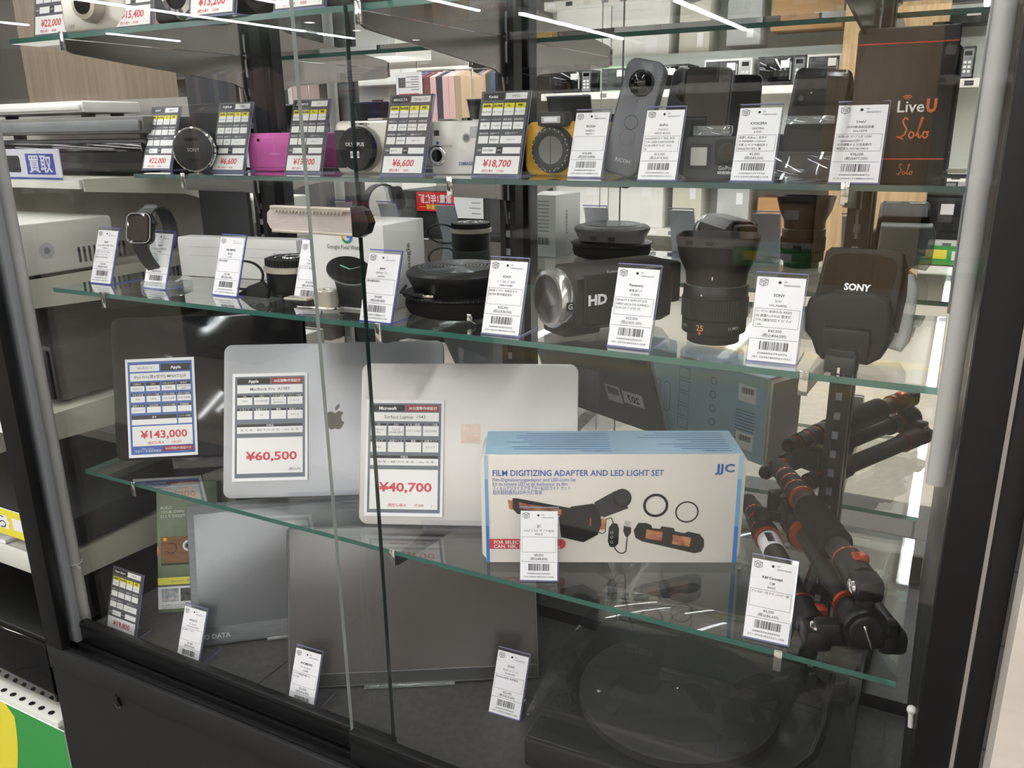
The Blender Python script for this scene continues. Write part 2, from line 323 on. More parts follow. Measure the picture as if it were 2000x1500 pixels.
for px, wd, h, bd, dr, lb in ((1110, .52, .26, BLACK, BLACKG, 'black microwave at the start of the far shelf row'), (1200, .44, .28, MINT, DGREY, 'mint green toaster oven between black microwaves'), (1300, .46, .27, BLACK, BLACKG, 'black microwave beside the mint green oven'),
                            (1415, .52, .3, WHITE, DGREY, 'white microwave with dark door on the far shelf'), (1520, .5, .3, DGREY, BLACKG, 'dark grey microwave with wide black door'), (1612, .44, .3, WHITE, DGREY, 'white microwave next to the wood clad column'),
                            (1845, .46, .3, BLACK, BLACKG, 'black microwave beyond the wood clad column')):
    oven(M(px, 172, YV).x, zs, wd, h, bd, dr, lb)
for px, z, wd, h, c, lb in ((1420, zs + .62, .5, .34, DGREY, 'dark boxed appliance on the top far shelf'), (1550, zs + .62, .42, .3, mat('cardboard', '#b58a5c', .7), 'brown carton on the top far shelf'), (1610, zs + .62, .28, .4, LGREY, 'pale carton on the top far shelf'),
                          (1130, .33, .68, .6, WHITE, 'white freezer unit in the low far row'), (1240, .33, .68, .61, WHITE, 'second white unit in the low far row'), (1345, .33, .34, .58, BEIGEM, 'beige slim heater beside the white units'),
                          (1560, .33, .72, .38, mat('cardboard', '#b58a5c', .7), 'wide brown cardboard carton under the microwaves'), (1855, .33, .6, .42, BLACK, 'black boxed audio unit in the low far row'), (1440, .33, .36, .5, LGREY, 'grey panel heater near the brown carton')):
    t = thing('appliance_box', lb, 'box', (M(px, 172, YV).x, YR - .12, z + .001), group='cartons and units on the far shelving')
    m = MB(); m.b2((-wd / 2, -.4, 0), (wd / 2, 0, h), c, .008); m.build('body', t)
    m = MB(); m.b2((wd * .1, .0, h * .6), (wd * .3, .002, h * .85), PAPER); m.build('label_slip', t)
for px0, px1, z0, z1, lb in ((1490, 1640, .1, .29, 'green promotion strip along the low far shelf'), (1822, 1990, .1, .29, 'green promotion strip beyond the wood column'), (1470, 1610, 2.62, 2.86, 'green promotion banner above the microwaves')):
    a, b = M(px0, 172, YV).x, M(px1, 172, YV).x
    m = MB(); m.b2((a, YR + .05, z0), (b, YR + .06, z1), SGREEN); m.b2((a + .1, YR + .06, z0 + .06), (a + .1 + (b - a) * .3, YR + .062, z1 - .04), SYEL); m.b2((a + (b - a) * .5, YR + .06, z0 + .05), (a + (b - a) * .75, YR + .062, z1 - .05), PAPER)
    tag(m.build('promotion_strip'), lb, 'sign', 'green promotion strips')
a, b = M(1634, 300, YV).x, M(1822, 300, YV).x
m = MB(); m.b2((a, YR + .02, 0), (b, YR + .32, 2.9), WOODW); tag(m.build('column_1'), 'light wood clad column between the appliance shelves', 'column', kind='structure')
lo, hi = mbox(1080, 0, 1330, 480, 11.05, .15)
m = MB(); m.b2((lo[0], lo[1], 0), (hi[0], hi[1], 2.9), WHITE); tag(m.build('column_2'), 'broad white column behind the appliance shelves', 'column', kind='structure')
# black low display stand with the red sign
lo, hi = mbox(795, 376, 1000, 665, 4.9, .5)
t = thing('display_stand', 'low black display stand carrying a red sign', 'stand', ((lo[0] + hi[0]) / 2, hi[1], 0)); wd = hi[0] - lo[0]
m = MB(); m.b2((-wd / 2, -.5, 0), (wd / 2, 0, hi[2]), BLACKM, .01); m.build('cabinet_body', t)
m = MB(); m.b2((-wd * .42, 0, .15), (wd * .42, .01, hi[2] * .55), BLACK, .004); m.build('door_panel', t)
a = M(817, 411, 4.9); b = M(888, 376, 4.9); hh = b.z - a.z; ww = b.x - a.x
F = face((b.x, a.y + .016, a.z), (-1, 0, 0), (0, 0, 1)); m = MB(); m.b2((a.x, a.y + .012, a.z), (b.x, a.y + .0155, b.z), mat('sign_red', '#d8262c', .5))
m.text(F, '家電1年保証', ww / 2, hh * .64, hh * .36, PAPER, fit=ww * .88, bold=.02); m.text(F, '品質重視', ww / 2, hh * .22, hh * .2, SYEL, bold=.02); m.line(F, [(ww * .08, hh * .22), (ww * .25, hh * .22)], .003, SYEL); m.line(F, [(ww * .75, hh * .22), (ww * .92, hh * .22)], .003, SYEL)
tag(m.build('warranty_sign'), 'red sign with white lettering on the black display stand', 'sign')
a = M(890, 425, 4.9); b = M(945, 372, 4.9); m = MB(); m.b2((a.x, a.y + .012, a.z), (b.x, a.y + .0155, b.z), PAPER); F = face((b.x, a.y + .016, a.z), (-1, 0, 0), (0, 0, 1))
for k in range(4): m.rect(F, .02, .03 + k * .035, .09 + .015 * (k % 2), .036 + k * .035, HAIR)
tag(m.build('notice_sheet'), 'white notice sheet beside the red sign', 'sign')
# dark shelving across the aisle, and pale furniture
for px0, py0, px1, py1, yv, c, lb in ((520, 352, 622, 700, 4.6, BLACKM, 'tall dark display panel across the aisle'), (622, 345, 785, 640, 5.6, PEARL, 'pale low cabinet across the aisle')):
    lo, hi = mbox(px0, py0, px1, py1, yv, .5); t = thing('aisle_cabinet', lb, 'cabinet', ((lo[0] + hi[0]) / 2, hi[1], 0)); wd = hi[0] - lo[0]
    m = MB(); m.b2((-wd / 2, -.5, 0), (wd / 2, 0, hi[2]), c, .008); m.build('body', t); m = MB(); m.b2((-wd * .45, 0, .1), (wd * .45, .012, hi[2] - .06), c, .004); m.build('door', t)
m = MB(); F = face(Q(760, 188, .4), (1, 0, 0), (0, 0, 1))
# clothes rails far off
CL = [mat('cloth_%s' % n, c, .8) for n, c in (('navy', '#27304a'), ('black', '#26262a'), ('rose', '#d9b3b0'), ('grey', '#8d8f93'), ('white', '#dedcd8'), ('olive', '#5c6350'), ('denim', '#566a8c'), ('tan', '#b49a7c'), ('wine', '#6d3440'), ('blue', '#2f58b8'))]
def rail(x0, x1, y, z, n, lab):
    t = thing('clothes_rail', lab, 'clothes rack', ((x0 + x1) / 2, y, 0))
    m = MB(); m.cyl((x0 - (x0 + x1) / 2, 0, z), ((x1 - x0) / 2, 0, z), .015, CHROME, n=10); m.build('bar', t)
    for s in (-1, 1):
        m = MB(); m.cyl((s * (x1 - x0) / 2, 0, 0), (s * (x1 - x0) / 2, 0, z), .015, CHROME, n=10); m.build('leg', t)
    for k in range(n):
        x = x0 + (k + .5) * (x1 - x0) / n; h = random.uniform(.55, .8); g = MB(); c = random.choice(CL)
        g.add([(-.02, -.06, 0), (.02, -.06, 0), (.02, .06, 0), (-.02, .06, 0), (-.035, -.24, -.06), (.035, -.24, -.06), (.035, .24, -.06), (-.035, .24, -.06), (-.04, -.22, -h), (.04, -.22, -h), (.04, .22, -h), (-.04, .22, -h)],
              [(0, 1, 2, 3), (0, 4, 5, 1), (1, 5, 6, 2), (2, 6, 7, 3), (3, 7, 4, 0), (4, 8, 9, 5), (5, 9, 10, 6), (6, 10, 11, 7), (7, 11, 8, 4), (8, 11, 10, 9)], c)
        tag(g.build('hanging_garment', loc=(x, y, z - .02), smooth=0), 'garment hanging on ' + lab.replace('chrome clothes rail', 'the rail'), 'clothing', lab.replace('chrome clothes rail', 'garments'))
rail(-9.6, -8.2, 2.11 - 9.5, 2.3, 16, 'chrome clothes rail in the far store')
rail(-8.0, -6.7, 2.11 - 10.3, 2.3, 18, 'chrome clothes rail beyond the wide aisle')
rail(-6.5, -5.2, 2.11 - 10.2, 2.25, 18, 'chrome clothes rail near the far white wall')
rail(-7.4, -6.3, 2.11 - 7.2, 1.75, 14, 'chrome clothes rail in the middle aisle')
rail(-5.5, -4.8, 2.11 - 8.2, 2.1, 9, 'chrome clothes rail close to the appliances')
a, b = M(775, 192, 6.0), M(822, 140, 6.0); m = MB(); m.b2((a.x, a.y - .01, a.z), (b.x, a.y, b.z), PAPER); F = face((b.x, a.y + .0005, a.z), (-1, 0, 0), (0, 0, 1)); ww, hh = b.x - a.x, b.z - a.z
for k in range(6): m.rect(F, ww * .1, hh * (.3 + k * .1), ww * (.4 + .2 * (k % 2)), hh * (.33 + k * .1), MGREY)
m.rect(F, ww * .62, hh * .4, ww * .9, hh * .8, INKG); m.rect(F, ww * .1, hh * .12, ww * .9, hh * .17, RED); m.b2((a.x + .05, a.y - .006, b.z), (a.x + .055, a.y - .001, 2.9), LGREY)
tag(m.build('hanging_sign'), 'white sign sheet hanging over the far aisle', 'sign')
t = thing('hanging_rack', 'tall white wire rack of small goods in the far aisle', 'rack', (-6.1, 2.11 - 8.8, 0))
m = MB(); m.b2((-.9, -.02, .1), (.9, 0, 2.25), SHELFW); m.build('back_panel', t)
for k in range(4):
    m = MB(); m.b2((-.9, 0, .5 + k * .5), (.9, .3, .53 + k * .5), SHELFW); m.build('shelf', t)
for k in range(22):
    m = MB(); x = -6.95 + (k % 11) * .165; z = 1.03 if k < 11 else 1.53; hh = random.uniform(.15, .32); m.b2((x, -6.6, z + .001), (x + .1, -6.5, z + hh), random.choice(CL), .004)
    tag(m.build('packet'), 'small coloured packet standing on the white wire rack', 'packet', 'packets on the white rack')
# ------------------------------------------------------------------ what one sees past the left glass: store shelving beside the cabinet
GX = -1.2
gs = thing('store_shelving', 'cream steel store shelving standing beside the black cabinet', 'shelving', (GX, 1.16, 0))
GREYB = mat('shelving_back_grey', '#aaa69f', .6, noise=(3, '#9d9992', (4, 1, .3)))
m = MB(); m.b2((-1.6, 0, 0), (0, .03, 1.52), GREYB); m.build('back_panel', gs)
m = MB(); m.b2((-.04, -.03, 0), (0, 0, 1.6), BEIGEM); m.build('upright', gs)
LEV = ((.53, .70), (.795, .712), (1.035, .727), (1.245, .73), (1.385, .862))
for z, yf in LEV:
    d = 1.16 - yf
    m = MB(); hh_ = .035 if z < 1.3 else .012; m.b2((-1.6, -d, z - hh_), (-.012, 0, z), BEIGEM, .003); m.b2((-1.6, -d - .006, z - hh_), (-.012, -d, z + .003), CREAM, .002); s_ = m.build('shelf', gs)
    m = MB(); m.prism([(-d, z - hh_ - .004), (-d, z + .003), (0, z + .003), (0, z - hh_ - .05), (-d * .35, z - hh_ - .02)], 0, .003, BEIGEM, 0, Matrix(((0, 1, 0, -.012), (1, 0, 0, 0), (0, 0, 1, 0), (0, 0, 0, 1)))); m.build('end_bracket', s_)
for k in range(30):
    pass
m = MB(); F = face((GX - 1.6, .70 - .0065, .37), (1, 0, 0), (0, 0, 1))
m2 = MB(); m2.b2((-2.8, .655, .42), (GX - .003, .70, .531), CREAM, .003)
F2 = face((-2.8, .655, .531), (1, 0, 0), (0, 1, 0))
for k in range(60): m2.disc(F2, .03 + k * .026, .012, .006, BLACK, .0006, 12, .005); m2.rect(F2, .03 + k * .026, .034, .042 + k * .026, .039, BLACK, .0006)
m2.build('perforated_kick_shelf', gs, loc=(-GX, -1.16, 0))
# signs on the shelving
def sign(name, lab, p0, p1, y, paint):
    m = MB(); wd, h = p1[0] - p0[0], p1[1] - p0[1]; m.b2((0, 0, 0), (wd, .002, h), PAPER); paint(m, front(0, 0, 0), wd, h); o = m.build(name, loc=(p0[0], y, p0[1])); return tag(o, lab, 'sign')
def s_green(m, F, w, h):
    m.rect(F, 0, 0, w, h, SGREEN); c = w - .135
    m.poly(F, [(0, 0), (c - .05, 0)] + [(c - .05 + .05 * sin(pi * k / 10 * .5 + 0), h * k / 10) for k in range(1, 10)] + [(c - .02, h), (0, h)], SYEL, .0004)
    for k, q in enumerate(rrect(.06, .1, .012, c - .12, h * .55)): pass
    m.poly(F, rrect(.062, .105, .012, c - .11, h * .55), INK, .0005); m.poly(F, rrect(.052, .092, .008, c - .11, h * .55), PAPER, .0006)
sign('promotion_sign', 'green and yellow sign under the perforated white shelf', (-1.75, .33), (-1.185, .523), .652, s_green)
def s_yel(m, F, w, h):
    m.rect(F, 0, 0, w, h, SYEL); m.rect(F, w - .135, .012, w - .055, h - .012, PAPER, .0004); m.poly(F, [(w - .055, h * .4), (w - .05, h * .5), (w - .055, h * .6)], PAPER, .0004)
    m.text(F, 'ら', w - .07, h * .5, .02, INK, off=.0006); m.text(F, 'こちらか', w - .085, h * .5, .02, INK, al='r', off=.0006); m.rect(F, w - .042, .014, w - .006, h - .012, PAPER, .0004)
sign('shelf_strip_sign', 'yellow price rail sign at the cabinet edge', (-1.7, .822), (-1.262, .87), .705, s_yel)
def s_off(m, F, w, h):
    m.rect(F, 0, h * .62, w, h, SYEL, .0003); m.text(F, '10%OFF', w - .008, h * .25, h * .22, INKG, al='r', bold=.02); m.text(F, '対象商品', w - .01, h * .78, h * .16, INK, al='r')
sign('discount_sign', 'white and yellow discount sign reading OFF', (-1.5, 1.0), (-1.285, 1.085), .7195, s_off)
def s_kai(m, F, w, h):
    m.rect(F, w - .085, h * .16, w - .014, h * .84, SBLUE, .0003)
    m.text(F, '買取', w - .05, h * .5, .021, PAPER, bold=.02, off=.0005); m.poly(F, rrect(.034, .026, .004, w - .118, h * .5), DGREY, .0004); m.rect(F, 0, 0, w, .003, SBLUE, .0004)
sign('buying_sign', 'white sign strip with a blue block of white characters', (-1.72, 1.387), (-1.249, 1.434), .8555, s_kai)
m = MB(); m.b2((0, 0, 0), (.54, .001, .052), ACR); o = tag(m.build('sign_sleeve', loc=(-1.72, .853, 1.386)), 'clear acrylic sleeve over the blue block sign', 'sign holder')
# devices on that shelving
def deck_unit(lab, x0, x1, y0, y1, z, h, c, fr, feet=True, vents=False, name='media_recorder', brand=None):
    t = thing(name, lab, 'recorder', (x1, y0, z)); wd, d = x1 - x0, y1 - y0
    m = MB(); m.b2((-wd, 0, .008), (0, d, h), c, .004); m.build('casing', t)
    m = MB(); m.b2((-wd + .005, -.006, .012), (-.005, 0, h - .006), fr, .003); f = m.build('front_panel', t)
    if vents:
        g = MB(); G = face((.0005, 0, 0), (0, 1, 0), (0, 0, 1))
        for q in (.09, .2):
            for k in range(10): g.rect(G, q + k * .009, .018, q + .0045 + k * .009, .042, BLACK, .0004)
        g.disc(G, .04, h * .5, .012, LGREY, .0004); g.disc(G, .04, h * .5, .005, MGREY, .0006); g.build('side_vents', t)
    if brand:
        g = MB(); g.text(front(-wd * .55, -.0065, h * .5), brand, 0, 0, .008, MGREY); g.build('lettering', f)
    for sx in (-wd + .03, -.03):
        for sy in (.03, d - .03):
            g = MB(); g.cyl((sx, sy, 0), (sx, sy, .009), .012, BLACK, n=12); g.build('foot', t)
deck_unit('black flat recorder on the low shelf of the cream shelving', -1.62, -1.215, .73, 1.02, .795, .06, mat('recorder_black', '#333333', .5), BLACK, name='media_recorder')
deck_unit('black wide tuner above the perforated kick shelf', -1.78, -1.23, .684, 1.1, .531, .13, BLACK, BLACKG, name='audio_deck', brand='PIONEER')
deck_unit('dark charcoal recorder on the middle cream shelf', -1.66, -1.24, .78, 1.1, 1.035, .1, mat('recorder_charcoal', '#474542', .5), CHAR)
deck_unit('cream recorder with slotted vents on its side', -1.6, -1.208, .742, .9, 1.245, .085, CREAM, LGREY, vents=True)
deck_unit('dark recorder behind the blue block sign', -1.75, -1.205, .985, 1.13, 1.385, .062, BLACK, BLACKG)
deck_unit('grey flat scanner resting on the dark recorder', -1.75, -1.2, .98, 1.13, 1.4475, .036, mat('scanner_grey', '#6e6d6b', .5), MGREY, name='flatbed_scanner')
deck_unit('long white device lying on the grey scanner', -1.75, -1.372, 1.0, 1.12, 1.484, .028, PEARL, WHITE, name='sheet_scanner')
m = MB(); m.b2((-1.6, .712, .797), (-1.35, .76, .803), PAPER); tag(m.build('price_slip'), 'white price slip lying at the front of the low shelf', 'price card')
# behind that shelving
m = MB(); a = Q(50, 150, 2.6); b = Q(236, 150, 2.6); m.b2((a.x, 2.6, 0), (b.x, 2.9, 2.9), WOODD); tag(m.build('column_3'), 'brown wood clad column seen past the cabinet side', 'column', kind='structure')
a, b = Q(250, 142, 3.4), Q(470, 142, 3.4)
t = thing('goods_shelf', 'grey goods shelf behind the cream shelving', 'shelving', (a.x, 3.4, 0)); wd = b.x - a.x + 1.2
m = MB(); m.b2((0, .3, 0), (wd, .34, 2.6), GREYB); m.build('back_panel', t)
for z in (1.0, a.z, 2.4):
    m = MB(); m.b2((0, 0, z - .03), (wd, .3, z), SHELFW); s_ = m.build('shelf', t)
    m = MB(); m.b2((0, -.01, z - .05), (wd, 0, z + .005), LGREY)
    for k in range(12): m.b2((.04 + k * .17, -.012, z - .04), (.12 + k * .17, -.01, z - .006), random.choice([PAPER, MGREY, SBLUE]))
    m.build('price_rail', s_)
for k in range(2):
    m = MB(); m.b2((.08 + k * .16, -.16, 0), (.12 + k * .16, -.12, 2.4), BLACKM); m.build('post', t)
c = Q(342, 135, 3.4); d = Q(393, 88, 3.4); m = MB(); m.b2((c.x, 3.45, a.z + .001), (d.x, 3.6, a.z + d.z - c.z), mat('carton_yellow', '#e5c33c', .5), .003); m.b2((c.x + .05, 3.447, a.z + .04), (c.x + .14, 3.4495, a.z + .12), CARDK); m.b2((c.x + .17, 3.447, a.z + .03), (c.x + .24, 3.4495, a.z + .17), INK)
tag(m.build('yellow_carton'), 'yellow carton on the grey goods shelf', 'box')
c = Q(300, 225, 3.0); m = MB(); m.b2((c.x - .25, 3.05, 1.0), (c.x + .25, 3.25, 1.42), DGREY, .005); tag(m.build('dark_carton'), 'dark carton low on the grey goods shelf', 'box')
# ------------------------------------------------------------------ the display cabinet
XL, XR, YF, YB = -1.15, .022, .66, YM
cab = thing('display_cabinet', 'black framed glass display cabinet with mirrored back', 'display cabinet', (0, 0, 0))
m = MB(); m.b2((-1.172, .648, 0), (.052, 1.09, .655), BLACKPANEL); m.b2((-1.172, .645, .655), (.052, .652, .697), BLACKPANEL, .0008); m.b2((-1.172, .7, .655), (.052, 1.09, ZK - .012), BLACKPANEL)
base = m.build('base_cabinet', cab)
m = MB()
for y0, y1, z1 in ((.652, .655, .699), (.655, .668, .69), (.668, .671, .699), (.671, .69, .694), (.69, .694, .702), (.694, .7, .697)): m.b2((-1.168, y0, .655), (.05, y1, z1), BLACKMETAL)
m.build('door_track', cab)
c = Q(229, 1366, .645); m = MB()
m.prism([(-.002, .009), (.004, .006), (.002, 0), (.006, -.008), (.003, -.013), (-.003, -.012), (-.004, -.006), (0, 0)], -.0015, .004, BLACKG); m.ring(front(.001, -.0016, -.008), 0, 0, .005, .0062, CHROME, .0002, 24, pi, 2 * pi); k = m.build('keyhole', base); k.location = (c.x, .645, c.z)
m = MB(); m.b2((XL, .7, ZK - .012), (XR, YB, ZK), DECKM); F = face((0, 0, ZK), (1, 0, 0), (0, 1, 0))
a, b = P(1500, 1400, ZK), P(1690, 1250, ZK); m.line(F, [(-.133, .7), (-.1, YB)], .003, BLACK); m.line(F, [(-.8, .7), (-.8, YB)], .002, BLACK); m.build('deck', cab)
m = MB(); m.b2((-1.06, YB, .72), (XR, YB + .005, 2.2), MIRROR); m.build('back_mirror', cab)
m = MB(); m.b2((-1.172, YB - .004, .7), (-1.06, YB + .012, 2.2), mat('corner_stile', '#3b3b3d', .45)); m.build('corner_stile', cab)
m = MB(); m.b2((-1.172, YB + .0055, .0), (.052, YB + .03, 2.25), BLACKM); m.build('rear_board', cab)
m = MB(); m.b2((-1.172, .7, .7), (-1.168, YB - .004, 2.2), PANE); m.build('side_pane', cab)
m = MB(); m.b2((XR, .665, .697), (XR + .03, YB, 2.2), BLACKMETAL); m.build('side_panel', cab)
m = MB(); m.b2((-1.172, .645, .697), (-1.131, .66, 2.2), BLACKMETAL, .001); m.b2((-1.172, .66, .697), (-1.166, .70, 2.2), BLACKMETAL); m.build('stile', cab)
m = MB(); m.b2((XR, .645, .697), (XR + .027, .665, 2.2), BLACKMETAL, .001); m.b2((XR + .031, .645, .0), (XR + .047, .68, 2.25), BLACKMETAL, .001); m.build('stile', cab)
m = MB(); m.b2((XR + .0275, .652, .0), (XR + .0305, .66, 2.25), mat('gap_light_strip', '#d5d0c5', .5)); m.build('gap_light_strip', cab)  # pale colour stands in for light showing through the gap between frames
m = MB(); m.b2((-1.172, .645, 2.2), (.052, .72, 2.3), BLACKMETAL); m.build('top_rail', cab)
def pane(x0, x1, y, zb, rail_h, edge_side, em, nm):
    d = bpy.data.objects.new(nm, None); COL.objects.link(d); d.parent = cab
    g = MB(); y1 = y + .005
    g.b2((x0, y, zb - .004), (x1, y1, 2.2), PANE)
    q = MB(); xe = x1 if edge_side > 0 else x0
    q.b2((xe - (.0005 if edge_side > 0 else 0), y - .0002, zb), (xe + (.0005 if edge_side < 0 else 0) + (.0006 if edge_side > 0 else -.0006), y1 + .0002, 2.2), em)
    g.build('glass', d); q.build('polished_edge', d)
    r = MB(); r.b2((x0, y - .004, zb - rail_h), (x1, y1 + .004, zb), BLACKMETAL, .0008); r.b2((x0, y - .0045, zb - rail_h * .3), (x1, y - .004, zb - rail_h * .15), BLACK); r.build('bottom_rail', d)
    return d
dl = pane(-1.128, -.537, .681, .731, .034, 1, GEDGE_D, 'sliding_door')
m = MB(); m.b2((-1.158, .668, .697), (-1.1285, .68, 2.2), GREYMETAL, .001); m.build('stile', dl)
dr = pane(-.584, XR - .001, .66, .744, .045, -1, GEDGE_L, 'sliding_door')
# slotted uprights on the mirror
PX = (-1.003, -.547, -.099)
for x in PX:
    m = MB(); m.b2((x - .012, 1.022, ZK), (x - .0035, 1.045, 2.2), BLACKMETAL); m.b2((x + .0035, 1.022, ZK), (x + .012, 1.045, 2.2), BLACKMETAL); m.b2((x - .0035, 1.026, ZK), (x + .0035, 1.045, 2.2), BLACK)
    z = ZK + .01
    while z < 2.19: m.b2((x - .0035, 1.0225, z), (x + .0035, 1.027, z + .009), LGREY if False else GREYMETAL); z += .025
    m.build('slotted_upright', cab)
for px, py, y, zb, lab in ((127, 1050, .75, None, 0), (1836, 945, .70, None, 1)):
    c = Q(px, py, y); t = bpy.data.objects.new('light_tube', None); COL.objects.link(t); t.parent = cab
    m = MB(); r_ = .0105 if lab == 0 else .0075
    c = Vector((-1.1545, .702, Q(130, 1225, .702).z)) if lab == 0 else Vector((.0115, y, c.z)); y = c.y; m.cyl((c.x, y, c.z), (c.x, y, 2.19), r_, mat('tube_plastic', '#bdbcb8', .4, alpha=1)); m.build('tube', t)
    if lab == 0:
        m = MB(); x, z = c.x - .011, c.z + .13; m.b2((x - .006, y - .008, z + .0), (x + .006, y + .006, z + .03), LGREY, .001); m.b2((x - .004, y - .006, z + .03), (x + .006, y + .006, z + .045), BEIGEM, .001); m.build('connector', t)
        m = MB(); m.tube([(x, y, z), (x + .002, y - .006, z - .05), (x + .004, y - .004, z - .1), (x + .008, y - .002, z - .135), (x + .012, y, z - .13)], .0022, BEIGEM); m.build('cable', t)
        m = MB(); m.tube([(c.x + .0115 * cos(a), y + .0115 * sin(a), z + .002) for a in [2 * pi * k / 20 for k in range(20)]], .001, WHITE, 6, True); m.tube([(c.x + .011, y - .004, z + .002), (c.x + .03, y - .01, z + .004)], .001, WHITE, 6); m.build('cable_tie', t)
m = MB(); c = Q(1790, 1395, .69); m.ball((XR - .004, .69, c.z + .003), .004, WHITE, (1, 1, 1)); m.cyl((XR - .004, .69, c.z), (XR - .003, .69, c.z - .014), .0022, WHITE); m.build('bumper', cab)
# glass shelves and brackets
SH = (('A', ZA, .72, 1.003, 'top'), ('B', ZB, .878, 1.009, 'narrow upper'), ('C', ZC, .72, 1.009, 'middle'), ('D', ZD, .72, 1.023, 'low'))
shelf_lab = {'A': 'topmost glass shelf carrying compact cameras above eye level', 'B': 'narrow glass shelf carrying the row of digital cameras', 'C': 'glass shelf carrying the watch, camcorder and lens', 'D': 'lowest glass shelf carrying laptops and the tripod'}
for k, z, y0, y1, nm in SH:
    t = thing('glass_shelf', shelf_lab[k], 'shelf', (0, 0, z), group='glass shelves')
    x0, x1, th = -1.1125, .0035, .006
    m = MB(); m.add([(x0, y0, 0), (x1, y0, 0), (x1, y1, 0), (x0, y1, 0), (x0, y0, -th), (x1, y0, -th), (x1, y1, -th), (x0, y1, -th)], [(0, 1, 2, 3), (7, 6, 5, 4)], SHELFG); m.build('pane', t, smooth=0)
    m = MB(); m.add([(x0, y0, 0), (x1, y0, 0), (x1, y1, 0), (x0, y1, 0), (x0, y0, -th), (x1, y0, -th), (x1, y1, -th), (x0, y1, -th)], [(0, 4, 5, 1), (1, 5, 6, 2), (2, 6, 7, 3), (3, 7, 4, 0)], GEDGE if k != 'B' else GEDGE_B); m.build('green_edge', t, smooth=0)
    for i, x in enumerate(PX):
        b = thing('shelf_bracket', '%s steel bracket under the %s' % (('first', 'middle', 'last')[i], shelf_lab[k].split(' carrying')[0] + (' of cameras' if k == 'B' else ' of laptops' if k == 'D' else '')), 'bracket', (x, 0, z - th - .0005), group='shelf brackets')
        yf = y0 - .003; ye = 1.021; g = MB(); T = Matrix(((0, 1, 0, 0), (1, 0, 0, 0), (0, 0, 1, 0), (0, 0, 0, 1)))
        h = .03 if k != 'B' else .012
        g.prism([(yf, -.012), (yf + .01, -.016), (ye - .03, -.016 - h * .8), (ye - .008, -.018 - h), (ye, -.05 - h), (ye, 0), (yf, 0)], -.0016, .0016, BRKT, 0, T); g.build('arm', b)
        g = MB(); g.b2((-.004, yf - .0015, -.013), (.004, yf + .0005, .009), CHROME, .0006); g.build('hook', b)
        g = MB(); g.b2((-.003, ye - .002, -.03), (.003, ye + .001, -.005), CLEARTHICK if False else LGREY, .0006); g.build('clip', b)
# lock between the sliding panes
a, b = Q(528, 428, .6735), Q(724, 432, .6735)
t = thing('showcase_lock', 'steel ratchet lock bar with saw teeth between the sliding panes', 'lock', (a.x, .6735, (a.z + b.z) / 2)); L = b.x - a.x; hh = .0135
m = MB(); m.prism([(0, -hh * .8), (.006, -hh * .98), (L - .02, -hh * .98), (L - .02, hh * .95), (.006, hh * .95), (-.003, hh * .4), (-.004, -hh * .3)], -.001, .001, STEEL); m.b2((.004, -.004, -hh - .001), (L - .02, .002, -hh + .002), SATIN, .0006)
bar = m.build('bar', t)
m = MB(); m.b2((.006, -.006, hh * .72), (L - .02, .002, hh * 1.02), SATIN, .0006)
for k in range(20):
    x = .011 + k * .0046; m.prism([(x, hh * .75), (x + .0046, hh * .75), (x + .0023, hh * .45)], -.006, -.004, SATIN)
m.build('saw_teeth', t)
m = MB(); m.prism([(L - .02, -hh * 1.08), (L - .012, -hh * 1.12), (L - .003, -hh * .8), (L + .002, 0), (L - .003, hh * .85), (L - .012, hh * 1.15), (L - .02, hh * 1.1)], -.006, .006, BLACK, .001); m.build('lock_cylinder', t)
# ------------------------------------------------------------------ price tags
HD = 'price tags in acrylic stands'
def logo_tf(m, F, x, y, s, off=.0005):
    t = s * .06
    m.line(F, [(x - s * .5, y + s * .28), (x - s * .5, y - s * .3), (x, y - s * .48), (x + s * .5, y - s * .3), (x + s * .5, y + s * .28), (x, y + s * .12), (x - s * .5, y + s * .28), (x - s * .1, y + s * .46), (x + s * .5, y + s * .28)], t, INK, off)
    m.line(F, [(x, y + s * .12), (x, y - s * .48)], t, INK, off)
    m.text(F, 'T', x - s * .24, y - s * .1, s * .3, INK, off=off, bold=.02); m.text(F, 'F', x + s * .24, y - s * .1, s * .3, INK, off=off, bold=.02)
def stand(t, w, h, tilt, foot=.05, over=.006, blue=False):
    R = Matrix.Rotation(-tilt, 4, 'X'); m = MB(); m.b2((-w / 2 - .001, .0004, .001), (w / 2 + .001, .0018, h + over), ACR, 0, R); m.b2((-w / 2 - .001, .002, 0), (w / 2 + .001, foot, .0012), ACR); m.build('acrylic_stand', t, smooth=0)
    e = ACRB if blue else ACRE; m = MB(); m.b2((-w / 2 - .0011, .0002, h + over - .0008), (w / 2 + .0011, .002, h + over + .0002), e, 0, R); m.b2((w / 2 + .0009, .0002, 0), (w / 2 + .0015, .002, h + over), e, 0, R)
    m.b2((-w / 2 - .001, -.0003, 0), (w / 2 + .001, .003, .0014), e); m.b2((w / 2 + .0009, 0, 0), (w / 2 + .0014, foot, .0013), e); m.build('stand_edges', t, smooth=0)
    return R @ front(0, -.0006, .0015)
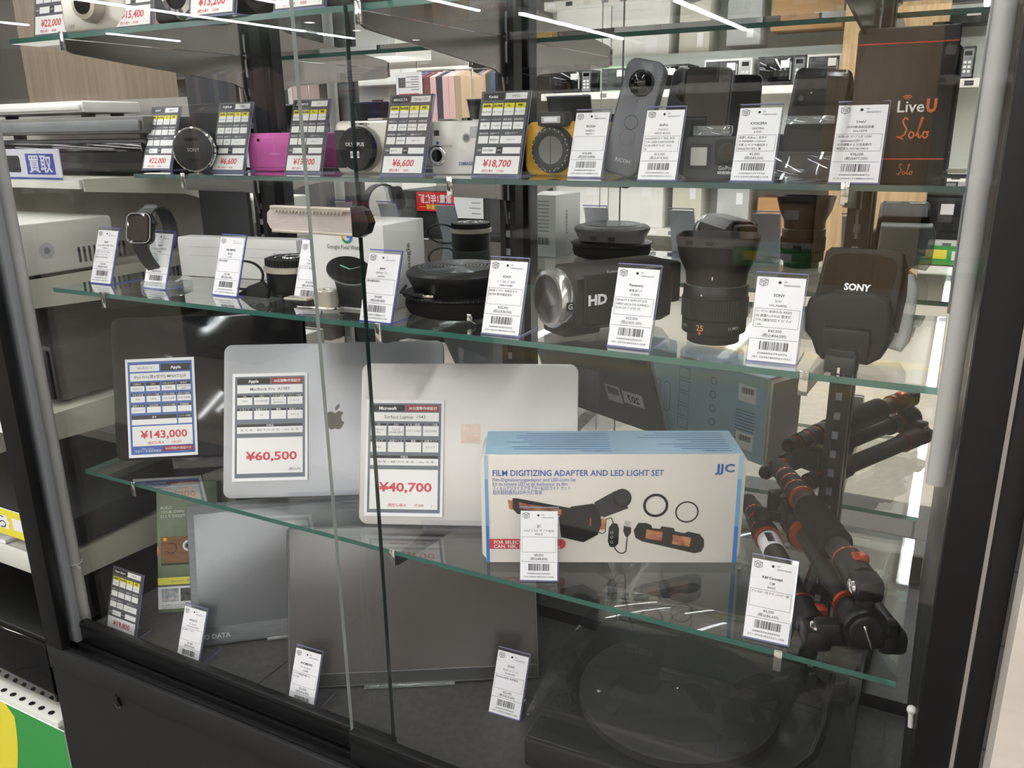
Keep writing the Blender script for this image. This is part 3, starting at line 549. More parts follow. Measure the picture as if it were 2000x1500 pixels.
def white_tag(px, py, z, brand, l2, l3, memo, price, tax, code, idn, lab, cat2='02r', rz=0., tilt=20, w=.042, h=.076, blue=False, name='price_tag', dot=True, foot=.05):
    if z == ZB: foot = .026
    if price in ('¥6,000', '¥3,000', '¥18,000', '¥4,000') and z == ZC: foot = .032
    p = P(px, py, z); t = thing(name, lab, 'price tag', (p.x, p.y, z + .0003), radians(rz), HD); th = radians(tilt)
    F0 = stand(t, w, h, th, blue=blue, foot=foot); m = MB(); m.b2((-w / 2, -.0006, .0015), (w / 2, .0003, h + .0015), PAPER, 0, Matrix.Rotation(-th, 4, 'X'))
    F = F0 @ Matrix.Translation((-w / 2, 0, 0)); X = lambda a: a * w; Y = lambda b: h * (1 - b)
    logo_tf(m, F, X(.15), Y(.065), w * .17)
    if dot: m.disc(F, X(.48), Y(.062), w * .032, INK if dot is True else INKG, .0004, 14)
    m.text(F, cat2, X(.57), Y(.052), h * .022, INKG, al='l'); m.text(F, idn[:13], X(.57), Y(.094), h * .02, INKG, al='l', maxw=w * .4)
    m.text(F, brand, X(.5), Y(.215), h * .034, INK, maxw=w * .8, bold=.012); m.text(F, l2, X(.5), Y(.285), h * .027, INK, maxw=w * .9); m.text(F, l3, X(.5), Y(.335), h * .026, INK, maxw=w * .8)
    m.frame(F, X(.04), Y(.6), X(.96), Y(.375), .00025, INK)
    for i, s in enumerate(memo): m.text(F, s, X(.07), Y(.41 + i * .052), h * .027, INK, al='l', maxw=w * .86)
    m.text(F, price, X(.5), Y(.638), h * .034, INK, maxw=w * .7); m.text(F, tax, X(.5), Y(.693), h * .034, INK, maxw=w * .8)
    m.rect(F, X(.02), Y(.738), X(.98), Y(.734), INK)
    rnd = random.Random(idn); x = .22
    while x < .8:
        bw = rnd.choice((.008, .008, .016, .024)); m.rect(F, X(x), Y(.865), X(min(x + bw, .82)), Y(.765), INK); x += bw + rnd.choice((.009, .012, .02))
    m.text(F, idn, X(.5), Y(.905), h * .022, INK, fit=w * .62); m.text(F, code, X(.5), Y(.952), h * .022, INK, fit=w * .82)
    m.build('price_card', t, smooth=0); return t
def grid_tag(px, py, z, brand, model, cells, price, sub, lab, rz=0., tilt=18, w=.068, h=.105, at=None, foot=.03):
    p = at or P(px, py, z); t = thing('camera_price_tag', lab, 'price tag', (p.x, p.y, z + .0003), radians(rz), 'grid price tags of the cameras'); th = radians(tilt)
    F0 = stand(t, w, h, th, over=.001, foot=foot); m = MB(); m.b2((-w / 2, -.0006, .0015), (w / 2, .0003, h + .0015), CARDG, 0, Matrix.Rotation(-th, 4, 'X'))
    F = F0 @ Matrix.Translation((-w / 2, 0, 0)); X = lambda a: a * w; Y = lambda b: h * (1 - b)
    m.rect(F, X(.05), Y(.105), X(.48), Y(.025), CARDK); m.rect(F, X(.51), Y(.1), X(.95), Y(.025), CARDW); m.text(F, brand, X(.265), Y(.065), h * .034, CARDW, maxw=w * .38, bold=.02); m.text(F, model, X(.73), Y(.063), h * .03, INKG, maxw=w * .4)
    H1 = ('画素数', '焦点距離', 'F値', '種類'); H2 = ('光学ズーム', 'シャッタースピード', '撮影感度', '最短撮影距離'); H3 = ('撮影電池数', '電源タイプ', '記録メディア')
    for k in range(4):
        x0 = .05 + k * .23; m.rect(F, X(x0), Y(.205), X(x0 + .205), Y(.145), CARDY); m.rect(F, X(x0), Y(.29), X(x0 + .205), Y(.205), CARDW); m.text(F, H1[k], X(x0 + .1), Y(.175), h * .024, CARDK, maxw=w * .18, bold=.02)
        m.text(F, cells[k], X(x0 + .1), Y(.248), h * .018, INKG, maxw=w * .18)
        m.text(F, H2[k], X(x0 + .1), Y(.34), h * .02, CARDW, maxw=w * .19); m.rect(F, X(x0), Y(.455), X(x0 + .205), Y(.37), CARDW); m.text(F, cells[4 + k], X(x0 + .1), Y(.412), h * .02, INKG, maxw=w * .17)
    for k, (a, b) in enumerate(((.05, .255), (.28, .485), (.51, .945))):
        m.text(F, H3[k], X((a + b) / 2), Y(.505), h * .02, CARDW, maxw=w * (b - a) * .9); m.rect(F, X(a), Y(.625), X(b), Y(.535), CARDW); m.text(F, cells[8 + k], X((a + b) / 2), Y(.58), h * .02, INKG, maxw=w * (b - a) * .85)
    m.text(F, '付属品', X(.1), Y(.705), h * .018, CARDW, maxw=w * .1); m.rect(F, X(.16), Y(.745), X(.45), Y(.67), CARDW); m.text(F, cells[11], X(.18), Y(.707), h * .018, INKG, al='l', maxw=w * .22)
    m.rect(F, X(.48), Y(.74), X(.56), Y(.67), CARDK); m.text(F, '備考', X(.52), Y(.705), h * .018, CARDW, maxw=w * .07); m.rect(F, X(.59), Y(.745), X(.95), Y(.67), CARDW)
    m.rect(F, X(.04), Y(.985), X(.96), Y(.775), CARDW); m.text(F, price, X(.5), Y(.86), h * .082, RED, maxw=w * .8, bold=.022, shear=.12)
    m.text(F, '(税抜価格 ¥', X(.2), Y(.952), h * .026, RED, al='l', maxw=w * .24, bold=.012); m.text(F, sub, X(.6), Y(.952), h * .026, RED, bold=.012); m.text(F, ')', X(.9), Y(.952), h * .026, RED)
    m.build('price_card', t, smooth=0); return t
BL = ('', '', '', '', '', '', '', '', '', '', '', '')
grid_tag(305, 333, ZB, 'SONY', 'NEX-3', ('約1420万画素', '16-50mm', 'F3.5', 'ミラーレス', '', '', '', '手ブレ補正', '', '', '', '本体のみ'), '¥22,000', '20,000', 'grey grid price tag for 22,000 yen before the capped black lens', tilt=20)
grid_tag(444, 336, ZB, 'FUJIFILM', 'Z300', ('約1000万', '36-180mm', 'F3.9', 'コンパクトデジ', '5倍', '1/1000秒', 'ISO1600', '', '', '充電', 'SDカード', ''), '¥6,600', '6000', 'grey grid price tag for 6,600 yen beside the pink camera')
grid_tag(591, 338, ZB, 'OLYMPUS', 'E-P1', ('約1230万画素', '', '', 'ミラーレス一眼', '', '', 'ファインダー', '', '', '', 'SDカード', 'なし'), '¥13,200', '12000', 'grey grid price tag for 13,200 yen beside the silver capped camera')
grid_tag(784, 343, ZB, 'MINOLTA', 'Dimage x20', ('約200万画素', '37-111mm', 'F2.8～F3.7', 'コンパクトデジ', '3倍', '1～1/1000秒', 'ISO64-400', '10cm', '', '単3電池', 'SDカード', '本体のみ'), '¥6,600', '6000', 'grey grid price tag for 6,600 yen before the white camera')
grid_tag(967, 345, ZB, 'Kodak', 'WPZ2', ('約1600万画素', '28-112mm', 'F3.7～F5.3', 'コンパクトデジ', '4倍', '1～1/2000秒', 'ISO80-1600', '5cm', '', '専用電池', 'SDカード', '本体 充電器'), '¥18,700', '17,000', 'grey grid price tag for 18,700 yen beside the yellow camera')
e1 = P(235, 1240, ZK); grid_tag(0, 0, ZK, 'Paper Shoot', 'CROZ', ('約1800万', '', '2', 'トイカメラ', '', '', '', '', '', '充電式', 'SDカード', '本体 ケース'), '¥19,800', '18000', 'grey grid price tag for 19,800 yen before the green camera kit', at=e1, h=.101)
for px, py, br, md, pr, sb, lb, yy in ((100, 71, 'Canon', 'IXY', '¥22,000', '20000', 'grey grid price tag for 22,000 yen on the top glass shelf', 0), (258, 56, 'CASIO', 'EX', '¥15,400', '14,000', 'grey grid price tag for 15,400 yen on the top glass shelf', 0),
                                (413, 33, 'Canon', 'IXY', '¥13,200', '12,000', 'grey grid price tag for 13,200 yen on the top glass shelf', 0), (583, 20, 'RICOH', 'CX', '¥9,900', '9,000', 'grey grid price tag for 9,900 yen on the top glass shelf', 0),
                                (960, 43, 'Canon', 'IXY', '¥11,000', '10,000', 'grey grid price tag for 11,000 yen seen through the top shelf', 1), (1215, 26, 'SONY', 'DSC', '¥22,000', '20000', 'grey grid price tag for 22,000 yen seen through the top shelf', 1)):
    grid_tag(px, py, ZA, br, md, BL, pr, sb, lb, at=None, tilt=12)
W = white_tag
W(1140, 348, ZB, 'RICOH', '360度ｶﾒﾗ', 'THETA V', (), '¥18,000', '(税込¥19,800)', '298-25041718880r25B', '3080058129820', 'white price tag for 18,000 yen before the yellow camera and grey panorama camera')
W(1281, 354, ZB, 'GoPro', 'ｱｸｼｮﾝｶﾒﾗ', 'HERO7 BLACK', ('microSDXCｶｰﾄﾞ対応 本体', 'のみ USED C3281326334B', '36 2018年ﾓﾃﾞﾙ ｷｽﾞ･ｽﾚ小', '有'), '¥13,000', '(税込¥14,300)', '265-25041803561r25C', '1502008204128', 'white price tag for 13,000 yen before the grey panorama camera')
W(1466, 356, ZB, 'KYOCERA', 'GRATINA', 'KYF39', ('程度C 8GB au - 本体の', 'み MSM8909 1.1GHz/4', '不明 〇 ｻｲﾝｱｳﾄ確認済 3', '56064234218721 番'), '¥2,000', '(税込¥2,200)', '153-25041803581r25B', '1069001357758', 'white price tag for 2,000 yen before the black folding phone')
W(1665, 360, ZB, 'LiveU', 'HDMI動画配信装置', 'Solo HDMI', ('本体1点･ｽﾘｰﾌﾞ1点･USBｷ', 'ﾃﾞﾑ(inseego)2点ｾｯﾄ', '本体通電および液晶動作', '確認済み 202140-29613'), '¥70,000', '(税込¥77,000)', '312-25041718880r25C', '3080058908873', 'white price tag for 70,000 yen before the dark brown box', w=.045)
W(196, 555, ZC, 'Apple', 'Apple Watch SE(第二世代)', 'MNJX3J/A', ('GPSﾓﾃﾞﾙ ﾐｯﾄﾞﾅｲﾄ 44mm', 'ｱﾙﾐ ｽﾎﾟｰﾂﾊﾞﾝﾄﾞ ﾏｯﾄ', '程度 Bﾗﾝｸ SH6XX00P'), '¥25,000', '(税込¥27,500)', '301-25041718840r2B1', '1028500601528', 'white price tag for 25,000 yen at the outer end of the middle shelf', blue=True)
W(301, 565, ZC, 'Apple', 'Apple pencil(第2世代)', 'MU8F2J', (), '¥6,000', '(税込¥6,600)', '301-25041718840r2B2', '1028500602518', 'white price tag for 6,000 yen before the black wrist watch', blue=True)
W(438, 579, ZC, 'TRIUMPHE', '露出計', 'L-208', ('･動作未確認',), '¥3,000', '(税込¥3,300)', '301-25041718840r2B3', '1028501234579', 'white price tag for 3,000 yen before the long white box', blue=True, dot=False)
W(598, 598, ZC, 'google', 'Pixel watch', 'GA03305-TW', ('ｵｰﾌﾟﾝﾓﾃﾞﾙ･未使用品',), '¥18,000', '(税込¥19,800)', '301-25041718840r2B4', '1028513732554', 'white price tag for 18,000 yen before the smart watch box', blue=True, dot=False)
W(732, 631, ZC, 'Jabra', 'ﾜｲﾔﾚｽｽﾋﾟｰｶｰ', 'phs002w', ('動作確認済み',), '¥4,000', '(税込¥4,400)', '221-25041003561r24L', '1028513880733', 'white price tag for 4,000 yen beside the round speaker', cat2='12v', blue=True, dot='o')
W(976, 656, ZC, 'SONY', 'ﾃﾞｼﾞﾀﾙﾋﾞﾃﾞｵｶﾒﾗ', 'HDR-CX680', ('64GB ﾊﾞｯﾃﾘｰ･本体のみ 4', '061004 動作確認済み'), '¥35,000', '(税込¥38,500)', '301-25041803561r25B', '3080056502341', 'white price tag for 35,000 yen before the round speaker case', rz=3)
W(1226, 681, ZC, 'Panasonic', '単焦点ﾚﾝｽﾞ', 'H-X025', ('25mm F1.4 ASPH XT1JC0', '04804 LEICA DG SUMMILU', 'X ※ﾌｨﾙﾀｰﾌﾟﾛﾃｸﾀｰ付'), '¥32,000', '(税込¥35,200)', '301-25041803561r25B', '3080056220535', 'white price tag for 32,000 yen before the black camcorder')
W(1505, 711, ZC, 'SONY', 'ｽﾄﾛﾎﾞ', 'HVL-F60RM2', ('ｿﾆｰﾏｳﾝﾄ 本体のみ A0202', '05 通電ﾁｪｯｸのみ 電波式', 'ﾜｲﾔﾚｽ通信対応 ｶﾞｲﾄﾞﾅﾝﾊﾞ', 'ｰ-60'), '¥40,000', '(税込¥44,000)', '381-25041803561r25C', '3080056792070', 'white price tag for 40,000 yen between the lens and the flash', cat2='03r', rz=2)
W(1052, 1136, ZD, 'JJC', 'ﾌｨﾙﾑﾃﾞｼﾞﾀｲｽﾞｱﾀﾞﾌﾟﾀｰ&LED', 'FDA-S1', (), '¥8,000', '(税込¥8,800)', '222-25041803561r25B', '3080056229481', 'white price tag for 8,000 yen leaning before the film adapter box', rz=24, w=.041)
W(1494, 1254, ZD, 'K&f Concept', '三脚', 'BA225', ('ﾌﾟﾚｰﾄｶﾊﾞｰ付 ｶｰﾎﾞﾝﾌｧｲﾊﾞｰ製',), '¥6,000', '(税込¥6,600)', '231-25041803561r25B', '3080056288440', 'white price tag for 6,000 yen beside the folded tripod', rz=4, tilt=24)
W(365, 1297, ZK, 'I/ODATA', 'ﾓﾊﾞｲﾙﾓﾆﾀｰ', 'LCD-CF161XDB-M', ('15.6型ﾜｲﾄﾞ･ｽﾀﾝﾄﾞ',), '¥9,000', '(税込¥9,900)', '301-25041803561r25B', '3080056288111', 'white price tag for 9,000 yen before the first portable monitor', tilt=22, rz=3, h=.08)
W(585, 1390, ZK, 'EHOMEWEI', 'ﾎﾟｰﾀﾌﾞﾙﾓﾆﾀｰ', 'LC4085', ('ｹｰｽ･付属品完備･ﾀｯﾁ', 'ﾊﾟﾈﾙ式'), '¥15,000', '(税込¥16,500)', '301-25041803561r25B', '3080056288222', 'white price tag for 15,000 yen before the second portable monitor', tilt=22, rz=3, h=.08)
W(984, 1400, ZK, 'SONY', 'ｽﾃﾚｵﾚｺｰﾄﾞﾌﾟﾚｰﾔｰ', 'PS-LX310BT', ('Bluetooth対応 未使用品',), '¥22,000', '(税込¥24,200)', '270-25041718880r25B', '3080058452875', 'white price tag for 22,000 yen before the record player', tilt=24, rz=3, w=.045, h=.082)
# large cards stuck on the lids: built in the plane of whatever carries them
def big_card(name, lab, T, w, h, kind, top, title, grid, price, sub, foot=None):
    o = MB(); o.b2((0, -.0008, 0), (w, 0, h), PAPER); F = front(0, -.0009, 0); X = lambda a: a * w; Y = lambda b: h * (1 - b); bg = CBLUE if kind == 'ipad' else SLATE
    mx, my = (.035, .03); o.rect(F, X(mx), Y(1 - my), X(1 - mx), Y(my), bg)
    if kind == 'ipad':
        o.rect(F, X(.065), Y(.13), X(.49), Y(.06), CARDW, .0004); o.text(F, 'Wi-Fiﾓﾃﾞﾙ', X(.28), Y(.095), h * .025, INKG, off=.0006); o.rect(F, X(.515), Y(.13), X(.94), Y(.06), CARDK, .0004); o.text(F, 'Apple', X(.73), Y(.095), h * .03, CARDW, off=.0006, bold=.03); ty = (.145, .225)
    else:
        o.rect(F, X(.065), Y(.1), X(.5), Y(.045), CARDK, .0004); o.text(F, top, X(.28), Y(.073), h * .028, CARDW, off=.0006, bold=.03, maxw=w * .38); o.rect(F, X(.52), Y(.1), X(.935), Y(.045), DRED, .0004); o.text(F, '30日間動作保証付', X(.73), Y(.073), h * .022, CARDW, off=.0006, maxw=w * .36, bold=.015); ty = (.11, .185)
    o.rect(F, X(.065), Y(ty[1]), X(.935), Y(ty[0]), CARDW, .0004); o.text(F, title, X(.5), Y(sum(ty) / 2), h * .03, INKG, off=.0006, maxw=w * .76, bold=.003)
    for y0, yh, y1, row in grid:
        for x0, x1, hd, tx in row:
            o.rect(F, X(x0), Y(yh), X(x1), Y(y0), CARDK, .0004); o.rect(F, X(x0), Y(y1), X(x1), Y(yh), CARDW, .0004); o.text(F, hd, X((x0 + x1) / 2), Y((y0 + yh) / 2), h * .016, CARDW, off=.0006, maxw=w * (x1 - x0) * .85)
            for i, q in enumerate(tx.split('\n')): o.text(F, q, X((x0 + x1) / 2), Y((yh + y1) / 2 - .012 * (len(tx.split('\n')) - 1) + i * .026), h * .016, INKG, off=.0006, maxw=w * (x1 - x0) * .88)
    y0, y1, ps = price[1]
    o.rect(F, X(.065), Y(y1), X(.935), Y(y0), CARDW, .0004); o.text(F, price[0], X(.52), Y(ps), h * .075, RED, off=.0006, fit=w * .68, bold=.028)
    for q in sub: o.text(F, q[0], X(q[1]), Y(q[2]), h * .022, q[3], off=.0006, al=q[4], bold=.01, maxw=w * .34)
    if foot:
        o.rect(F, X(.065), Y(.955), X(.49), Y(.905), CBLUE, .0004); o.text(F, '完全データ消去実施済', X(.28), Y(.938), h * .02, CARDW, off=.0006, maxw=w * .38); o.text(F, '消去システム', X(.28), Y(.915), h * .014, CARDW, off=.0006); o.rect(F, X(.5), Y(.945), X(.935), Y(.895), DRED, .0004); o.text(F, '30日間動作保証付き', X(.72), Y(.92), h * .022, CARDW, off=.0006, maxw=w * .38)
    b = o.build(name, smooth=0); b.matrix_world = T; return tag(b, lab, 'price card', 'large price cards on the devices')
C4 = ((.065, .265), (.29, .49), (.515, .715), (.735, .935))
def row4(hd, tx): return [(a, b, h_, t_) for (a, b), h_, t_ in zip(C4, hd, tx)]
# ------------------------------------------------------------------ goods on the narrow upper shelf
def at(px, py, z, dy=0., dx=0.):
    p = P(px, py, z); return (p.x + dx, p.y + dy, z + .0003)
# capped lens
t = thing('camera_lens', 'black camera lens with front cap lying on its side', 'lens', (-1.043, .94, ZB + .0335), radians(22))
m = MB(); m.lathe([(.024, -.045), (.027, -.04), (.027, -.012), (.031, -.008), (.031, .0)], BLACKM, YAX, mats=[CHROME, BLACKM, BLACKM, BLACK]); m.build('barrel', t)
m = MB(); m.lathe([(.031, 0), (.0335, .001), (.0335, .007), (.0315, .009)], CHROME, YAX); m.build('chrome_ring', t)
m = MB(); m.lathe([(.031, .006), (.031, .0095), (.0295, .0105), (.001, .0108)], DGREY, YAX); F = front(0, -.011, 0)
m.text(F, 'SONY', .002, .0, .0052, LGREY); m.rect(F, -.01, .013, .01, .0175, BLACK); m.rect(F, -.01, -.0175, .01, -.013, BLACK); m.build('front_cap', t)
# pink camera
def cam_body(name, lab, loc, rz, w, h, d, body, r=.006, ch=.003):
    t = thing(name, lab, 'camera', loc, radians(rz)); m = MB(); slab(m, w, h, d, r, body, ch); m.build('body', t); return t
t = cam_body('compact_camera', 'slim pink compact camera with sliding cover', at(524, 336, ZB, .014), 6, .094, .056, .02, PINK)
m = MB(); m.prism([(-.042, .006), (.042, .006), (.045, .05), (-.045, .05)], -.003, 0, PINK, .0012); F = front(0, -.0032, 0)
m.text(F, 'FINEPIX', .006, .026, .0038, mat('pink_print', '#e9b6d8', .4)); m.line(F, [(.026, .026), (.028, .0245), (.032, .029)], .0009, PAPER); m.rect(F, -.025, .044, -.0205, .048, LENSG); m.build('sliding_cover', t)
m = MB(); m.box((.02, .01, .057), (.014, .008, .003), DGREY, .001); m.build('shutter_button', t)
# silver interchangeable lens camera with cap
t = cam_body('mirrorless_camera', 'silver retro camera with black body cap', at(722, 341, ZB, .012), 5, .122, .07, .034, SILVER, .01, .004)
m = MB(); m.b2((-.059, -.0035, .008), (-.044, 0, .058), DGREY, .0015); m.build('grip', t)
m = MB(); m.lathe([(.031, 0), (.031, .006), (.0295, .008)], SILVER, alongY(-.018, 0, .0335)); m.build('lens_mount', t)
m = MB(); m.lathe([(.028, .006), (.0285, .007), (.0285, .014), (.0265, .0165), (.001, .017)], BLACKM, alongY(-.018, 0, .0335), n=60)
for k in range(60):
    a = 2 * pi * k / 60; m.box((-.018 + .0285 * cos(a), -.0105, .0335 + .0285 * sin(a)), (.0012, .006, .0012), BLACK)
F = front(-.018, -.0175, .0335); m.text(F, 'OLYMPUS', 0, .006, .0048, PAPER, bold=.025); m.rect(F, -.008, -.012, .006, -.003, PAPER); m.text(F, 'W-55', -.001, -.0075, .0042, INK, off=.0006); m.build('body_cap', t)
m = MB(); F = front(0, -.0002, 0); m.text(F, '• OLYMPUS •', -.018, .0655, .0036, INK, off=.0004, bold=.02); m.ball((.033, .004, .036), .006, CHROME, (1, .8, .9)); m.text(F, 'W', .03, .014, .006, INK, off=.0004, bold=.02); m.build('lettering', t)
m = MB(); m.lathe([(.008, .069), (.008, .074), (.0075, .0745)], CHROME, Matrix.Translation((.035, .016, 0)), n=24); m.b2((-.012, .008, .07), (.012, .026, .073), SILVER, .001); m.build('top_controls', t)
# white compact
t = cam_body('compact_camera', 'pearl white compact camera with square viewfinder window', at(884, 343, ZB, .022), 3, .088, .067, .022, PEARL, .004, .002)
m = MB(); F = front(0, -.0002, 0)
m.poly(F, rrect(.014, .014, .002, .021, .053), LGREY); m.poly(F, rrect(.011, .011, .0015, .021, .053), mat('window_glass', '#c8ccc8', .1), .0006); m.ring(F, .009, .046, .0045, .006, LGREY); m.disc(F, .009, .046, .0042, MGREY, .0005); m.rect(F, -.039, .049, -.031, .056, DGREY); m.disc(F, -.034, .04, .002, SBLUE)
m.text(F, 'DiMAGE', .008, .014, .0042, SBLUE, bold=.01); m.text(F, 'X', .025, .014, .0055, INKG, bold=.03, shear=.2); m.text(F, '50', .0315, .0135, .004, INKG, bold=.01); m.text(F, 'KONICA MINOLTA', -.03, .036, .003, HAIR); m.text(F, '5.0 mega pixels', .031, .041, .002, HAIR)
m.build('front_details', t)
m = MB(); m.lathe([(.013, 0), (.013, .003), (.011, .004), (.008, .0035), (.001, .0038)], CHROME, alongY(-.034, 0, .024), mats=[CHROME, CHROME, LGREY, LENSG]); m.build('lens_ring', t)
m = MB(); m.box((.02, .011, .068), (.012, .007, .002), CHROME, .0008); m.build('shutter_button', t)
# yellow rugged camera
t = cam_body('rugged_camera', 'yellow waterproof camera with black ringed lens', at(1078, 346, ZB, .02), -4, .098, .064, .026, YELLOW, .012, .005)
m = MB(); m.lathe([(.028, 0), (.028, .006), (.026, .011), (.0225, .012), (.0165, .0105), (.001, .0105)], BLACK, alongY(-.006, 0, .031), mats=[BLACK, BLACK, BLACK, BLACK, mat('lens_shutter', '#6a6966', .3)], n=40)
F = front(-.006, -.0123, .031)
for k in range(8): a = pi / 8 + k * pi / 4; m.line(F, [(.0225 * cos(a), .0225 * sin(a)), (.0236 * cos(a), .0236 * sin(a))], .004, INKG)
for k in range(24): a = 2 * pi * k / 24; m.line(F, [(.0238 * cos(a), .0238 * sin(a)), (.0252 * cos(a), .0252 * sin(a))], .0012, LGREY)
m.rect(front(-.006, -.0106, .031), -.0005, -.016, .0005, .016, BLACK); m.build('lens_ring', t)
m = MB(); m.box((-.004, -.003, .0665), (.04, .02, .017), DGREY, .004); m.b2((-.017, -.0138, .062), (.009, -.0128, .07), LGREY, .0004); m.b2((-.013, -.0142, .0635), (.005, -.0136, .0685), PAPER, .0002); m.build('flash', t)
m = MB(); m.ball((.037, .004, .059), .005, mat('amber', '#c98f1b', .3), (1.4, 1, .6)); m.build('strap_lug', t)
# panorama camera
t = thing('panorama_camera', 'tall dark grey panorama camera with round lens near its top', 'camera', at(1216, 345, ZB, -.012), radians(6), tilt=radians(6), roll=radians(13))
THG = mat('theta_grey', '#626369', .36, .25)
m = MB(); m.prism(rrect(.046, .13, .012, 0, .067), -.011, .011, THG, .003); m.build('body', t)
m = MB(); m.lathe([(.0145, 0), (.0145, .002), (.0125, .003), (.0115, .0035), (.009, .0075), (.005, .0098), (.001, .0105)], BLACK, alongY(0, -.011, .106), mats=[BLACK, BLACK, BLACK, LENSG, LENSG, LENSG]); m.build('lens', t)
m = MB(); F = front(0, -.0113, 0); m.ring(F, 0, .062, .0075, .0081, INK); m.disc(F, 0, .086, .0008, INK); m.ring(F, 0, .045, .0088, .0091, DGREY); m.text(F, 'RICOH', .002, .019, .0042, LGREY, bold=.015); m.build('shutter_button', t)
m = MB(); m.lathe([(.0145, 0), (.0125, .003), (.009, .0075), (.001, .0105)], LENSG, Matrix.Translation((0, .011, .106)) @ Matrix.Rotation(-pi / 2, 4, 'X')); m.build('rear_lens', t)
t = thing('glossy_phone', 'black glossy slab phone standing behind the action camera', 'phone', (-.268, .968, ZB + .0003), radians(4), tilt=radians(5), roll=radians(2))
m2 = MB(); m2.prism(rrect(.052, .118, .007, 0, .06), -.004, .004, BLACK, .002); m2.build('body', t); m2 = MB(); m2.poly(front(0, -.0042, 0), rrect(.048, .113, .005, 0, .06), mat('phone_screen', '#0c0b0d', .03, spec=.8)); m2.build('screen', t)
m = MB(); m.b2((-.024, -.012, 0), (.024, .012, .016), CLEARTHICK, .003); tag(m.build('clear_camera_stand', loc=at(1222, 344, ZB, -.004), rz=radians(6)), 'clear acrylic block holding the grey panorama camera', 'stand')
# action camera
t = cam_body('action_camera', 'black action camera with small grey front screen', at(1382, 353, ZB, .014), 4, .062, .045, .026, mat('action_black', '#2a2a2e', .5), .006, .002)
m = MB(); m.poly(front(0, -.0003, 0), rrect(.0265, .027, .002, -.0145, .0245), BLACK); m.poly(front(0, -.0003, 0), rrect(.0175, .019, .001, -.0145, .0245), mat('screen_grey', '#b9bab4', .25), .0005); m.build('front_screen', t)
m = MB(); m.prism(rrect(.026, .026, .004, .016, .029), -.004, 0, BLACKM, .001); m.lathe([(.0095, 0), (.0095, .0012), (.0085, .0014), (.001, .0012)], LENSG, alongY(.016, -.004, .029), mats=[BLACK, DGREY, LENSG]); m.build('lens', t)
m = MB(); F = front(0, -.0003, 0); m.text(F, 'GoPro', .015, .0125, .0042, LGREY, bold=.02)
for k in range(4): m.rect(F, .0065 + k * .0045, .006, .0105 + k * .0045, .009, LGREY)
m.build('lettering', t)
m = MB(); m.b2((-.02, -.008, 0), (.02, .008, .011), CLEARTHICK, .002); q = at(1376, 353, ZB, .024); tag(m.build('clear_mount', loc=(q[0], q[1], ZB + .0458)), 'clear plastic mount lying on the action camera', 'mount')
# folding phone on its stand
t = thing('folding_phone', 'closed glossy black folding phone standing upright', 'phone', at(1566, 355, ZB, .006), 0, tilt=radians(12), roll=radians(5))
m = MB(); m.prism(rrect(.055, .108, .007, 0, .057), -.009, .009, mat('phone_black', '#1d1d20', .12, spec=.6), .003); m.build('body', t)
m = MB(); F = front(0, -.0093, 0); m.poly(F, rrect(.048, .093, .004, 0, .057), mat('phone_glass', '#1c1c1f', .03, spec=.7)); m.disc(F, -.017, .08, .003, DGREY, .0005); m.disc(F, -.008, .086, .0007, LGREY, .0005); m.build('lid_glass', t)
t2 = thing('clear_phone_stand', 'clear acrylic stand gripping the black folding phone', 'stand', at(1570, 356, ZB, .0), 0)
m = MB(); m.b2((-.029, -.0125, 0), (.029, -.0110, .028), ACR, .0004, Matrix.Rotation(-radians(12), 4, 'X')); m.b2((-.024, -.0125, .055), (.024, -.0112, .063), CLEARTHICK, .0004, Matrix.Rotation(-radians(12), 4, 'X')); m.build('front_lip', t2)
m = MB(); m.b2((-.029, -.012, 0), (.029, .05, .0015), ACR); m.b2((-.029, .0115, .0), (.029, .013, .09), ACR, .0003, Matrix.Rotation(-radians(12), 4, 'X')); m.build('base', t2)
# dark brown box
t = thing('product_box', 'dark brown box with orange lines and script lettering', 'box', (-.062, .912, ZB + .0003), radians(3))
m = MB(); m.b2((-.043, 0, 0), (.045, .055, .142), DBROWN, .003); m.build('carton', t)
m = MB(); F = front(0, -.0003, 0); R_ = face((.0453, 0, 0), (0, 1, 0), (0, 0, 1)); OL = mat('line_orange', '#d04a2a', .4)
for z in (.1275, .0225): m.rect(F, -.042, z - .0006, .044, z + .0006, OL); m.rect(R_, .001, z - .0006, .054, z + .0006, OL)
m.text(F, 'Live', -.0015, .071, .0105, PAPER, al='l', fit=.0232, bold=.012); m.text(F, 'U', .0232, .0715, .0115, ORANGEP, al='l', fit=.009, bold=.05)
for r0 in (.002, .0035, .005): m.ring(F, .0062, .0755, r0, r0 + .0008, ORANGEP, .0005, 10, pi * .25, pi * .75)
def solo(x, y, s):
    pts = [[(.22, .85), (.1, .95), (0, .8), (.08, .62), (.2, .45), (.14, .2), (-.05, .08), (-.2, .12), (.1, .0)], [(.48, .3), (.36, .32), (.3, .14), (.42, .02), (.54, .14), (.48, .3)], [(.62, .12), (.78, .75), (.84, .95), (.76, .9), (.68, .3), (.74, .04), (.86, .14)], [(1.04, .3), (.92, .32), (.88, .14), (.98, .02), (1.1, .14), (1.04, .3), (1.14, .3)]]
    for q in pts: m.line(F, [(x + a * s, y + b * s) for a, b in q], s * .07, ORANGEP)
solo(.0045, .041, .021); solo(.006, .0075, .011)
m.build('printing', t)
m = MB(); m.b2((.02, .012, .142), (.036, .03, .1455), BLACK, .001); m.b2((-.042, .008, .142), (-.028, .03, .146), BLACK, .001); m.build('closing_tab', t)
